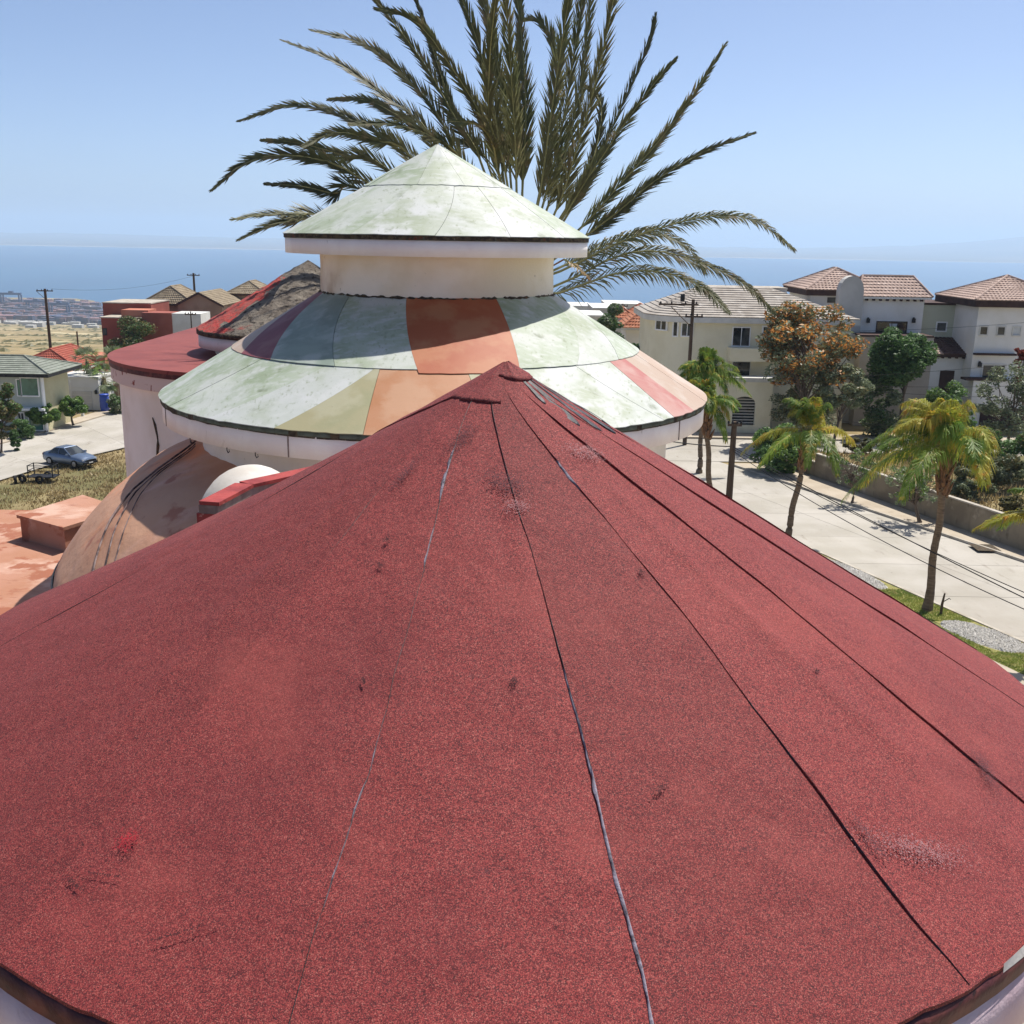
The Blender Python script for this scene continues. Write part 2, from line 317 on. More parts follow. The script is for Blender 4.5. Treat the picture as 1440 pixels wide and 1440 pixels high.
def terrain():
    ys = np.concatenate([np.linspace(-60, 160, 90), np.geomspace(165, 2700, 70)])
    us = np.linspace(-1.0, 1.0, 110); V = []; F = []
    for y in ys:
        wd = 90 + max(0, y) * .85
        for u in us: V.append((u * wd, y, hterr(u * wd, y)))
    m = len(us)
    for i in range(len(ys) - 1):
        for j in range(m - 1): a = i * m + j; F.append((a, a + 1, a + m + 1, a + m))
    tag(mk('ground', V, F, mt['earth'], smooth=True), kind='structure')
terrain()
# sea out to the far shore, land and hills across the bay
def sea():
    ys = np.concatenate([np.linspace(900, 3000, 8), np.linspace(4000, 30000, 14)]); V = []; F = []
    for y in ys:
        for u in np.linspace(-1, 1, 9): V.append((u * (2500 + y * 1.1), y, SEA))
    for i in range(len(ys) - 1):
        for j in range(8): a = i * 9 + j; F.append((a, a + 1, a + 10, a + 9))
    tag(mk('sea', V, F, mt['sea']), kind='structure')
sea()
def far_land():
    V = []; F = []; xs = np.linspace(-11000, 11000, 160); prof = [(9650, -.5), (9800, 3), (10100, 6), (11500, 12), (14500, .45), (17000, 1.0), (20000, .7)]
    def ridge(x):
        h = 55 + 45 * mnoise.noise(Vector((x * .0005, 1, 0))) + 18 * mnoise.noise(Vector((x * .002, 4, 0)))
        if x < 1500: h += 20
        h += 260 * math.exp(-((x - 6900) / 1350) ** 2) + 60 * math.exp(-((x - 8000) / 500) ** 2) + 70 * smooth(2600, 6000, x) * (1 - smooth(9000, 11000, x))
        h += 16 * mnoise.noise(Vector((x * .004, 9, 0)))
        return max(8, h)
    for x in xs:
        for i, (y, f) in enumerate(prof):
            z = f if i < 4 else f * ridge(x)
            V.append((x * (y / 17000 + .35), y + 250 * mnoise.noise(Vector((x * .0004, 7, 0))), SEA + z))
    m = len(prof)
    for j in range(len(xs) - 1):
        for i in range(m - 1): a = j * m + i; F.append((a, a + m, a + m + 1, a + 1))
    tag(mk('far_hills', V, F, mt['hillstone'], smooth=True), kind='structure')
    V = []; F = []
    for j, x in enumerate(np.linspace(-8000, 8000, 60)):
        y0 = 9560 + 260 * mnoise.noise(Vector((x / .92 * .0004, 7, 0))); wv = 40 + 50 * mnoise.noise(Vector((x * .001, 2, 2)))
        if x > -300: wv *= .1
        V += [(x, y0, SEA + .6), (x, y0 + max(20, wv), SEA + 7)]
        if j: a = 2 * j; F.append((a - 2, a, a + 1, a - 1))
    tag(mk('far_beach', V, F, mt['sand']), kind='structure')
far_land()

def strip(name, A, B, z, mat, kind='structure', **kw):
    """sheet between two polylines of equal length; z number or callable"""
    V = []; F = []
    for (a, b) in zip(A, B): V += [(a[0], a[1], z), (b[0], b[1], z)]
    for i in range(len(A) - 1): F.append((2 * i, 2 * i + 1, 2 * i + 3, 2 * i + 2))
    return tag(mk(name, V, F, mat, **kw), kind=kind)
# right-hand street: near kerb and far kerb lines
def KN(y): return 18.7 - 5.0 * (y - 35.4) / 12.4
def KF(y): return 23.4 - 7.8 * (y - 45.3) / 16.7
yr = [10, 25, 40, 52, 60, 66.5]
mt['joint'] = PM('road_joint_filler', '#6a645a', '#7c756a', 2, rough=.95)
strip('road', [(KN(y), y) for y in yr], [(KF(y), y) for y in yr], .004, mt['joint'])
strip('cross_road', [(-9, 66.5), (KN(66.5), 66.5), (KF(66.5), 66.5), (70, 68.4)], [(-9, 74.4), (8, 74.4), (20, 74.5), (70, 75.4)], .006, mt['joint'])
# concrete slabs cast in lanes: each slab its own piece, dark joints between
def slabs(parent_name, left, right, z, lanes, lens, mat):
    par = bpy.data.objects[parent_name]; L = np.array(left); Rr = np.array(right)
    t = np.concatenate([[0], np.cumsum(np.hypot(*np.diff((L + Rr) / 2, axis=0).T))]); n = int(t[-1] / lens); rz = np.random.default_rng(len(parent_name))
    def P2(u, v):
        a = np.array([np.interp(u, t, L[:, 0]), np.interp(u, t, L[:, 1])]); b = np.array([np.interp(u, t, Rr[:, 0]), np.interp(u, t, Rr[:, 1])]); return a + (b - a) * v
    for i in range(n):
        for j in range(lanes):
            g = .012; w_ = np.linalg.norm(P2(t[-1] * i / n, 1) - P2(t[-1] * i / n, 0)); dv = g / w_; u0, u1 = t[-1] * i / n + g, t[-1] * (i + 1) / n - g; v0, v1 = j / lanes + dv, (j + 1) / lanes - dv
            q = [P2(u0, v0), P2(u0, v1), P2(u1, v1), P2(u1, v0)]; dz = rz.uniform(0, .003)
            V = [(*p, z + dz) for p in q] + [(*p, z - .008) for p in q]
            mk('road_slab', V, [(0, 1, 2, 3), (0, 4, 5, 1), (1, 5, 6, 2), (2, 6, 7, 3), (3, 7, 4, 0)], mat, par)
slabs('road', [(KN(y) + .02, y) for y in yr], [(KF(y) - .02, y) for y in yr], .018, 2, 4.5, mt['concrete'])
slabs('cross_road', [(-9, 66.55), (KN(66.5), 66.55), (KF(66.5), 66.55), (70, 68.45)], [(-9, 74.35), (8, 74.35), (20, 74.45), (70, 75.35)], .020, 2, 4.5, mt['concrete'])
WB = [(25.7 + 8.6 * 1.05, 50.1 - 20.8), (25.7, 50.1), (22.0, 59.2), (19.4, 66.0)]
pv = [29, 40, 50.1, 59.2, 65.6]
wallx = lambda y: float(np.interp(y, [20, 46.7, 48, 53.4, 62.9, 65.3, 67.8], [34.7, 24.05, 23.65, 21.61, 18.2, 17.3, 16.4]))
def raised(name, A, B, z0, z1, mat, kind='structure'):
    V = []; F = []
    for a, b in zip(A, B): V += [(a[0], a[1], z0), (a[0], a[1], z1), (b[0], b[1], z1), (b[0], b[1], z0)]
    for i in range(len(A) - 1):
        k = 4 * i
        for j in range(3): F.append((k + j, k + j + 1, k + j + 5, k + j + 4))
    F += [(0, 1, 2, 3), (4 * len(A) - 1, 4 * len(A) - 2, 4 * len(A) - 3, 4 * len(A) - 4)]
    return tag(mk(name, V, F, mat), kind=kind)
raised('pavement', [(KF(y) + .15, y) for y in pv], [(wallx(y) + .05, y) for y in pv], -.05, .13, mt['sidewalk'])
raised('kerb', [(KF(y), y) for y in pv], [(KF(y) + .15, y) for y in pv], -.05, .145, mt['kerb'])
raised('kerb', [(KN(y) - .16, y) for y in (8, 30, 50, 66)], [(KN(y), y) for y in (8, 30, 50, 66)], -.05, .13, mt['kerb'])
raised('grass_verge', [(KN(y) - 2.7, y) for y in (8, 30, 50, 66)], [(KN(y) - .16, y) for y in (8, 30, 50, 66)], -.05, .09, mt['lawn'])
raised('footpath', [(KN(y) - 6.5, y) for y in (8, 30, 50, 66)], [(KN(y) - 2.7, y) for y in (8, 30, 50, 66)], -.05, .10, mt['sidewalk'])
raised('courtyard', [(-8, y) for y in (-20, 30, 66)], [(KN(y) - 6.5, y) for y in (-20, 30, 66)], -.05, .06, mt['sidewalk'])
raised('pavement', [(-9, 74.4), (20, 74.5), (70, 75.4)], [(-9, 76.6), (20, 76.6), (70, 77.4)], -.05, .14, mt['sidewalk'])
# left-hand street on the lower level
LZ = -3.97
lf = [(-50.5, 62), (-46.2, 78), (-44.0, 87.3), (-41.6, 97.6), (-40.4, 105.2), (-39, 116)]
ln = [(-40.5, 60), (-38.2, 72.5), (-36.2, 80.5), (-33.2, 86.9), (-29, 99), (-25, 112)]
strip('lower_road', lf, ln, LZ, mt['joint'])
slabs('lower_road', lf, ln, LZ + .014, 3, 5, mt['concrete'])
raised('lower_kerb', [(x - 1.7, y) for x, y in lf], lf, LZ - .1, LZ + .12, mt['sidewalk'])
# ground cover: blades as small faces
def blades(name, region, n, h, wd, mat, zf, lean=.4, seed=1, kind='stuff', label=None):
    r = np.random.default_rng(seed); V = []; F = []
    k = 0
    while k < n:
        p = region(r)
        if p is None: continue
        a = r.uniform(0, 2 * pi); hh = h * r.uniform(.5, 1.3); ww = wd * r.uniform(.6, 1.3)
        dx, dy = math.cos(a) * ww, math.sin(a) * ww; lx, ly = r.normal(0, lean, 2) * hh; z = zf(p[0], p[1])
        i = len(V); V += [(p[0] - dx, p[1] - dy, z), (p[0] + dx, p[1] + dy, z), (p[0] + lx, p[1] + ly, z + hh)]; F.append((i, i + 1, i + 2)); k += 1
    return tag(mk(name, V, F, mat), label, None, None, kind)
def reg_lot(r):
    y = r.uniform(52, 100); x1 = float(np.interp(y, [60, 72.5, 80.5, 86.9, 99, 112], [-40.5, -38.2, -36.2, -33.2, -29, -25])); x = r.uniform(x1 + .05, x1 + 16)
    d = mnoise.noise(Vector((x * .5, y * .5, 2)))
    return (x, y) if r.uniform(-.6, .5) < d else None
blades('dry_grass', reg_lot, 26000, .22, .05, mt['drygrass'], hterr, seed=3)
mt['lawnblade'] = LEAF('lawn_blade', '#7f8f48', '#98a052', '#aca468', .8, .35)
def reg_verge(r):
    y = r.uniform(28, 52); x = KN(y) - .2 - r.uniform(0, 2.5); a = (y - 29.5) % 9.5
    if (34.3 < y < 37.3 or 41 < y < 46 or 48.6 < y < 52) and .2 < (KN(y) - x) < 2.0: return None
    return (x, y) if mnoise.noise(Vector((x * .8, y * .8, 4))) > -.8 else None
blades('lawn_grass', reg_verge, 42000, .055, .02, mt['lawnblade'], lambda x, y: .09, seed=4)
# stones of the verge beds: one bed = one heap of stones
def stones(name, y0, y1, n, seed):
    r = np.random.default_rng(seed); V = []; F = []
    for _ in range(n):
        y = r.uniform(y0, y1); t = (y - y0) / (y1 - y0); hw = .9 * math.sin(pi * min(1, max(0, t))) ** .35; x = KN(y) - 1.1 + r.uniform(-hw, hw); s = r.uniform(.04, .12)
        i = len(V); q = r.uniform(0, 6.28)
        for dx, dy, dz in ((1, 0, 0), (0, 1, 0), (-1, 0, 0), (0, -1, 0), (0.1, .1, .9)):
            X, Y_ = dx * math.cos(q) - dy * math.sin(q), dx * math.sin(q) + dy * math.cos(q); V.append((x + s * X * r.uniform(.7, 1.3), y + s * Y_, .085 + s * dz * .8))
        F += [(i, i + 1, i + 4), (i + 1, i + 2, i + 4), (i + 2, i + 3, i + 4), (i + 3, i, i + 4)]
    tag(mk(name, V, F, mt['gravel']), 'bed of loose grey stones in the grass verge', None, None, 'stuff')
stones('stone_bed', 34.3, 37.3, 2600, 5); stones('stone_bed', 41, 46, 3600, 6); stones('stone_bed', 48.6, 52.5, 2000, 8)

# ================================================================== FOREGROUND TOWER
FC = (-.035, 4.303); FA = CAMZ - .509; FK = .598; FR = 2.335
def bulge(th, r):
    d = ((th + 97 + 180) % 360) - 180
    return .135 * (max(r, 0) / 2.1) ** 1.9 * math.exp(-(d / 30) ** 2)
def bulged(mb):
    for i, (x, y, z) in enumerate(mb.v):
        dx, dy = x - FC[0], FC[1] - y; mb.v[i] = (x, y, z + bulge(math.degrees(math.atan2(dx, dy)), math.hypot(dx, dy)))
    return mb
def fcone(th, r, off=0):
    """point on the red cone: th degrees from the camera side, r from the axis"""
    a = R(th); nx = FK / math.sqrt(1 + FK * FK); nz = 1 / math.sqrt(1 + FK * FK)
    rr = r + off * nx
    return (FC[0] + rr * math.sin(a), FC[1] - rr * math.cos(a), FA - FK * r + off * nz + bulge(th, r))
ft = thing('round_tower', (FC[0], FC[1], 0), 'round tower with wide red mineral-felt cone roof and pinkish eave band', 'tower', None)
def seam_th(i, r):
    base = -11.4 + 22.5 * i
    return base - 30 * math.exp(-r / .35) + .5 * mnoise.noise(Vector((r * 2.2, i * 3.1, 0))) + .25 * mnoise.noise(Vector((r * 7, i * 5.7, 2)))
roof = bulged(MB().lathe([(0.001, FA - .03)] + [(q, FA - FK * q - .03) for q in (.5, 1, 1.5, 2, FR - .02)] + [(FR - .05, FA - FK * FR - .06)], FC, 96)).build('roof', mt['tar'], ft, True)
rs = [.035, .06, .1, .15, .2, .26, .33, .4] + list(np.linspace(.48, FR, 44))
for i in range(16):
    V = []; F = []; nc = 22
    for ir, r in enumerate(rs):
        t0 = seam_th(i, r) - math.degrees(.035 / max(r, .12)); t1 = seam_th(i + 1, r)
        for c in range(nc + 1):
            u = c / nc; u = u if 0 < c < nc else u
            th = t0 + (t1 - t0) * u
            x = (th - t0) * R(1) * r                      # metres from the lapped edge
            lift = .0025 * math.exp(-(x / .07) ** 2) + .002
            xr = (t1 - th) * R(1) * r
            und = .007 * mnoise.noise(Vector((th * .045, r * 1.3, i * .7))) + .004 * mnoise.noise(Vector((th * .14, r * 4, i)))
            und *= min(1, r / .6)
            # a soft crease between the two halves of the wrinkled sheets
            if i % 3 == 2: und += .009 * math.exp(-((u - .55 + .1 * math.sin(r * 2)) / .07) ** 2) * smooth(.4, 1, r)
            if c >= nc - 3: und -= .0015 * (c - nc + 3)
            rr = r
            if ir == len(rs) - 1: rr = r + .008 * mnoise.noise(Vector((th * .3, 0, 8))) + .006 * mnoise.noise(Vector((th * 1.7, 0, 8)))
            V.append(fcone(th, rr, lift + und + .004))
    m = nc + 1
    for a in range(len(rs) - 1):
        for c in range(nc): k = a * m + c; F.append((k, k + m, k + m + 1, k + 1))
    # thickness of the lapped edge and of the eave edge
    b0 = len(V)
    for a, r in enumerate(rs): V.append(V[a * m]); V.append(fcone(seam_th(i, r) - math.degrees(.034 / max(r, .12)), r, -.012))
    for a in range(len(rs) - 1): F.append((b0 + 2 * a, b0 + 2 * a + 1, b0 + 2 * a + 3, b0 + 2 * a + 2))
    b1 = len(V); L = (len(rs) - 1) * m
    for c in range(m): p = V[L + c]; V.append(p); V.append((p[0], p[1], p[2] - .012))
    for c in range(nc): F.append((b1 + 2 * c, b1 + 2 * c + 1, b1 + 2 * c + 3, b1 + 2 * c + 2))
    mk('felt_strip', V, F, mt['felt'], roof, True)
# sealant beads along the laps: irregular dark ribbons, partly weathered to grey
def bead(i, r0, r1, wd, mat, seed, off=.0075, dth=0.0):
    rr = np.linspace(r0, r1, int((r1 - r0) * 70) + 6); V = []; F = []
    for k, r in enumerate(rr):
        w_ = wd * (.55 + .75 * abs(mnoise.noise(Vector((r * 9, seed, 0)))) + .5 * mnoise.noise(Vector((r * 31, seed, 3)))) * min(1, (k + .3) / 4, (len(rr) - 1 - k + .3) / 4)
        w_ = max(w_, .0012)
        th = seam_th(i, r) - math.degrees((.035 + w_ * .5 - .002) / max(r, .12)) + dth
        dt = math.degrees(w_ * .5 / max(r, .1))
        V += [fcone(th - dt, r, off - .002), fcone(th, r, off + .005), fcone(th + dt, r, off + .003)]
        if k: a = 3 * k; F += [(a - 3, a, a + 1, a - 2), (a - 2, a + 1, a + 2, a - 1)]
    mk('sealant_bead', V, F, mat, roof, True)
for i in range(16):
    bead(i, .2 if i in (0, 1, 2, 3, 4) else .4, FR - .005, {0: .003, 1: .003, 2: .003, 3: .002, 4: .0018}.get(i, .005) * (1 if i in (0, 1, 2, 3, 4) else .4), mt['tar'], i * 1.7, .0075 if i < 2 else .003)
bead(1, 1.62, 2.32, .011, mt['pale_tar'], 3.3, .009); bead(1, 1.3, 1.7, .007, mt['pale_tar'], 5.3, .006)
bead(0, .45, .72, .016, mt['pale_tar'], 7.1, .007); bead(0, .78, 1.0, .01, mt['pale_tar'], 8.1, .006); bead(0, 1.45, 2.0, .008, mt['pale_tar'], 9.1, .006)
bead(2, .5, .66, .013, mt['pale_tar'], 9.7, .006)
# cap sheet lapped over the left of the peak and wrinkled flaps on its right
def sheet(name, th0, th1, r0f, r1f, off, mat, nth=30, nr=10, wob=.006):
    V = []; F = []
    for a in range(nth + 1):
        th = th0 + (th1 - th0) * a / nth
        for b in range(nr + 1):
            r = r0f(th) + (r1f(th) - r0f(th)) * b / nr
            V.append(fcone(th, r, off + wob * mnoise.noise(Vector((th * .06, r * 9, off * 100)))))
    m = nr + 1
    for a in range(nth):
        for b in range(nr): k = a * m + b; F.append((k, k + 1, k + m + 1, k + m))
    k0 = len(V)
    for a in range(nth + 1):
        th = th0 + (th1 - th0) * a / nth; V.append(fcone(th, r1f(th), .004))
    for a in range(nth): F.append((a * m + nr, k0 + a, k0 + a + 1, (a + 1) * m + nr))
    return mk(name, V, F, mat, roof, True)
sheet('cap_sheet', -205, -4, lambda t: .004, lambda t: .225 + .5 * smooth(62, 130, -t) + .01 * mnoise.noise(Vector((t * .3, 0, 0))), .013, mt['felt'], 60, 14, .004)
sheet('cap_sheet', -20, 175, lambda t: .004, lambda t: .09 + .02 * math.sin(t * .03), .0165, mt['felt'], 40, 6, .004)
for k, (a, b_, r0, r1) in enumerate([(50, 58, .1, .33), (64, 70, .1, .38), (77, 82, .1, .42), (90, 96, .1, .4), (38, 43, .1, .2)]):
    sheet('tar_flap', a, b_, lambda t, r0=r0: r0, lambda t, r1=r1, a=a: r1 + .04 * math.sin((t - a) * .5), .009 + .001 * k, mt['tar'], 6, 16, .006)
# scuffed patches where the granules have worn to the grey base
def scuff_or_crease(th, r, lt, lr, ang, mat, seed):
    rr = np.random.default_rng(seed); V = []; F = []
    for _ in range(int(40 + 420 * min(2.2, lt * lr * 260))):
        a = rr.normal(0, .42); b_ = rr.normal(0, .42); dx = a * lt * math.cos(ang) - b_ * lr * math.sin(ang); dy = a * lt * math.sin(ang) + b_ * lr * math.cos(ang)
        rc = r + dy; tc = th + math.degrees(dx / rc); s = rr.uniform(.0008, .0024); i = len(V); q = rr.uniform(0, 6)
        for j in range(4): V.append(fcone(tc + math.degrees(s * math.cos(q + j * 1.57) / rc), rc + s * math.sin(q + j * 1.57), .0205))
        F.append((i, i + 1, i + 2, i + 3))
    o = mk('scuff_crease_granules', V, F, mat, roof); o['kind'] = 'stuff'
mt['scuff_pale'] = PM('pale_scuff', '#9a7474', '#84585a', 60, rough=.9); mt['scuff_dark'] = PM('dark_scuff', '#4e3034', '#623c40', 60, rough=.9)
scuff_or_crease(37.3, 2.03, .19, .05, .5, mt['scuff_pale'], 1); scuff_or_crease(33.6, 1.95, .02, .09, 0, mt['scuff_dark'], 2); scuff_or_crease(38, .5, .1, .05, .3, mt['scuff_pale'], 3)
scuff_or_crease(1, .62, .12, .06, .4, mt['scuff_dark'], 4); scuff_or_crease(4, .72, .06, .04, 0, mt['scuff_pale'], 5); scuff_or_crease(54, 2.0, .11, .05, -.5, mt['scuff_dark'], 6); scuff_or_crease(-36, .62, .03, .12, 0, mt['scuff_dark'], 7)
scuff_or_crease(-22, .42, .05, .1, .1, mt['scuff_dark'], 8)
mt['blemish'] = PM('dark_blemish', '#3a2022', '#522c2e', 40, rough=.9)  # debris bits and scuffs, plus creases with their dark shading painted as thin strokes
rb_ = np.random.default_rng(77)
for k, (th_, r__, lt_, lr_, an_) in enumerate([(-33, 2.12, .05, .008, .1), (-31, 2.07, .09, .004, -.2), (-22, 2.12, .13, .005, -.5), (2, 1.37, .014, .02, 0), (28, 1.02, .014, .02, .4), (-24, 1.0, .02, .012, .2), (-26, .9, .016, .016, 0), (45, 1.5, .02, .01, .3), (16, 1.7, .04, .008, -.4), (-17, 1.4, .02, .006, .7)]):
    scuff_or_crease(th_, r__, lt_, lr_, an_, mt['blemish'], 100 + k)
mt['red_spill'] = PM('red_paint_spill', '#b02c34', '#9a2830', 30, rough=.7); scuff_or_crease(-31.5, 1.98, .05, .035, 0, mt['red_spill'], 140)
ez = FA - FK * FR
bulged(MB().lathe([(FR - .06, ez - .012), (FR + .004, ez - .014), (FR + .002, ez - .085), (FR - .05, ez - .087)], FC, 128)).build('drip_edge', mt['drip'], ft, True)
bulged(MB().lathe([(FR - .05, ez - .087), (FR - .022, ez - .088), (FR - .022, ez - .36), (FR - .4, ez - .36)], FC, 96)).build('fascia', mt['pink_plaster'], ft, True)
MB().lathe([(FR - .38, ez - .1), (FR - .38, 0)], FC, 64).build('wall', mt['pink_plaster'], ft, True)
V = []; F = []
for k in range(9):
    th = 36.5 + k * 1.35; h_ = .005 * math.sin(pi * k / 8)
    V += [fcone(th, FR + .012, -.004), fcone(th, FR - .002 - h_ * 1.2, .02)]
    if k: F.append((2 * k - 2, 2 * k, 2 * k + 1, 2 * k - 1))
mk('chipped_mortar', V, F, mt['plaster'], ft)

mt['substrate'] = PM('roof_deck_substrate', '#7d8472', '#686a58', 9, rough=.9, k=.7)
# ================================================================== CENTRAL TOWER
TC = (-.92, 12.5)
tt = thing('round_tower', (TC[0], TC[1], 0), 'round white tower with two-tier roof of patchwork pale green and orange panels', 'tower')
def ringpt(c, za, k, th, r, off=0):
    a = R(th); q = math.sqrt(1 + k * k); rr = r + off * k / q
    return (c[0] + rr * math.sin(a), c[1] - rr * math.cos(a), za - k * r + off / q)
def panel(parent, c, za, k, top, bot, r0, r1, mat, off, jag=0, nth=10, nr=8):
    """one sheet between angles top=(a,b) at r0 and bot=(a,b) at r1"""
    V = []; F = []
    for b in range(nr + 1):
        u = b / nr; r = r0 + (r1 - r0) * u; a0 = top[0] + (bot[0] - top[0]) * u; a1 = top[1] + (bot[1] - top[1]) * u
        g = .0018 / r * 57.3
        a0 += g; a1 -= g
        for j in range(nth + 1):
            th = a0 + (a1 - a0) * j / nth; rr = r
            if b == nr: rr += jag * mnoise.noise(Vector((th * .5, za, 0)))
            V.append(ringpt(c, za, k, th, rr, off + .004 * mnoise.noise(Vector((th * .08, r * 2.2, za)))))
    m = nth + 1; N = len(V)
    for b in range(nr):
        for j in range(nth): q = b * m + j; F.append((q, q + m, q + m + 1, q + 1))
    ed = [j for j in range(m)] + [b * m + nth for b in range(1, nr + 1)] + [nr * m + j for j in range(nth - 1, -1, -1)] + [b * m for b in range(nr - 1, 0, -1)]
    for e in ed:
        p = V[e]; V.append(p); V.append((p[0], p[1], p[2] - .007))
    for i in range(len(ed)): j = (i + 1) % len(ed); F.append((N + 2 * i, N + 2 * j, N + 2 * j + 1, N + 2 * i + 1))
    return mk('roof_panel', V, F, mat, parent, True)
BZ, BK = CAMZ + .178, .609            # lower tier: virtual apex and slope
B0, B1, B2 = 1.34, 2.36, 3.2
lower = MB().lathe([(1.3, BZ - BK * 1.3 - .012), (B2 - .01, BZ - BK * (B2 - .01) - .012), (B2 - .01, BZ - BK * B2 - .05)], TC, 96).build('lower_roof', mt['substrate'], tt, True)
P = lambda n: mt['panel_' + n]
lowrow = [((-92, -75), (-106, -90), 'green'), ((-75, -60), (-90, -73), 'green'), ((-60, -45.3), (-73, -56.6), 'green'), ((-45.3, -22.7), (-56.6, -40.5), 'green'), ((-22.7, -10.2), (-40.5, -24.4), 'white'),
          ((-10.2, -9.6), (-24.4, -8.1), 'tan'), ((-9.6, 10.9), (-8.1, 14), 'orange'), ((10.9, 17.5), (14, 23), 'tan'), ((17.5, 24.6), (23, 34.2), 'white'), ((24.6, 39.9), (34.2, 49.8), 'white'),
          ((39.9, 54.2), (49.8, 53.5), 'white'), ((54.2, 63), (53.5, 63), 'pink'), ((63, 75), (63, 75), 'peach'), ((75, 95), (75, 92), 'peach')]
for k, a in enumerate(range(95, 254, 16)):
    lowrow.append(((a, min(a + 16, 268)), (92 + (a - 95) * (162 / 173), 92 + (min(a + 16, 268) - 95) * (162 / 173)), ['green', 'white', 'tan', 'green', 'orange'][k % 5]))
for i, (t_, b_, c_) in enumerate(lowrow): panel(lower, TC, BZ, BK, t_, b_, B1 - .02, B2, P(c_), .002 + .0015 * (i % 3), .012)
uprow = [((-112, -84), (-80, -58), 'peach'), ((-84, -66), (-58, -42), 'maroon'), ((-66, -40), (-42, -21), 'grey'), ((-40, -10), (-21, -.2), 'green'), ((-10, 31.4), (-.2, 24), 'copper'), ((31.4, 72), (24, 41), 'green'), ((72, 96), (41, 59), 'white'), ((96, 112), (59, 78), 'green')]
for k in range(8):
    u0, u1 = k / 8, (k + 1) / 8; uprow.append(((112 + 136 * u0, 112 + 136 * u1), (78 + 202 * u0, 78 + 202 * u1), ['white', 'green', 'orange', 'green'][k % 4]))
for i, (t_, b_, c_) in enumerate(uprow): panel(lower, TC, BZ, BK, t_, b_, B0, B1 + (.07 if c_ == 'copper' else .02), P(c_), .011 + .0015 * (i % 3), .006)
ez2 = BZ - BK * B2
def mould_ring(parent, c, r, z, h, seg, jit):
    """the ragged blackened slab edge, laid in lengths"""
    for k in range(seg):
        a0, a1 = 2 * pi * k / seg, 2 * pi * (k + 1) / seg - .008; V = []; F = []; n = 8; dz = .008 * mnoise.noise(Vector((k * 1.3, r, 0)))
        for j in range(n + 1):
            a = a0 + (a1 - a0) * j / n; q = .006 * mnoise.noise(Vector((a * 14, r, 1))); lo = z - h + jit * mnoise.noise(Vector((a * 17, r, 3)))
            for rr, zz in ((r - .05, z + dz * .3), (r + q, z + dz * .3), (r + q, lo), (r - .05, lo)):
                V.append((c[0] + rr * math.sin(a), c[1] - rr * math.cos(a), zz))
        for j in range(n):
            for q in range(4): F.append((4 * j + q, 4 * j + (q + 1) % 4, 4 * j + 4 + (q + 1) % 4, 4 * j + 4 + q))
        F += [(0, 1, 2, 3), (4 * n + 3, 4 * n + 2, 4 * n + 1, 4 * n)]
        mk('slab_edge', V, F, mt['mould'], parent)
mould_ring(lower, TC, B2 - .012, ez2 - .008, .055, 22, .012)
fs = MB().lathe([(B2 - .03, ez2 - .055), (B2 - .028, ez2 - .06), (B2 - .028, ez2 - .27), (B2 - .46, ez2 - .27)], TC, 96).build('fascia', mt['fascia'], tt, True)
for a in (-63, -22, 4, 57, 95):      # vertical control joints of the eave band
    b = R(a); q = B2 - .026; x, y = TC[0] + q * math.sin(b), TC[1] - q * math.cos(b)
    MB().box(-.006, .006, -.004, .004, ez2 - .268, ez2 - .062, Matrix.Translation((x, y, 0)) @ Matrix.Rotation(b, 4, 'Z')).build('control_joint', mt['grey_trim'], fs)
for a in (-48, -36, -29, -13, 2):      # wire hooks left hanging from the eave
    b = R(a); q = B2 - .02; o = Vector((TC[0] + q * math.sin(b), TC[1] - q * math.cos(b), ez2 - .262)); t_ = Vector((math.cos(b), math.sin(b), 0))
    MB().tube([o, o + Vector((0, 0, -.03)), o + t_ * .015 + Vector((0, 0, -.05)), o + t_ * .035 + Vector((0, 0, -.035)), o + t_ * .03 + Vector((0, 0, -.015))], .005, 5).build('wire_hook', mt['iron'], fs)
MB().lathe([(B2 - .44, ez2 - .25), (B2 - .44, 0)], TC, 96).build('wall', mt['plaster'], tt, True)
MB().lathe([(1.36, CAMZ - .2), (1.355, CAMZ - .35), (1.365, CAMZ - .68)], TC, 80).build('drum', mt['drum'], tt, True)
# dirt and grout swept against the foot of the drum
V = []; F = []; N = 260
for j in range(N):
    a = 2 * pi * j / N; h_ = .014 + .022 * mnoise.noise(Vector((math.sin(a) * 16, math.cos(a) * 16, 0))) + .02 * mnoise.noise(Vector((math.sin(a) * 50, math.cos(a) * 50, 0))); q = .02 + .02 * mnoise.noise(Vector((math.sin(a) * 20, math.cos(a) * 20, 5)))
    for rr, zz in ((1.366, CAMZ - .645 + max(.004, h_)), (1.366 + q, BZ - BK * (1.366 + q) + .016)): V.append((TC[0] + rr * math.sin(a), TC[1] - rr * math.cos(a), zz))
for j in range(N): k = (j + 1) % N; F.append((2 * j, 2 * j + 1, 2 * k + 1, 2 * k))
mk('drum_flashing', V, F, mt['mould'], tt)
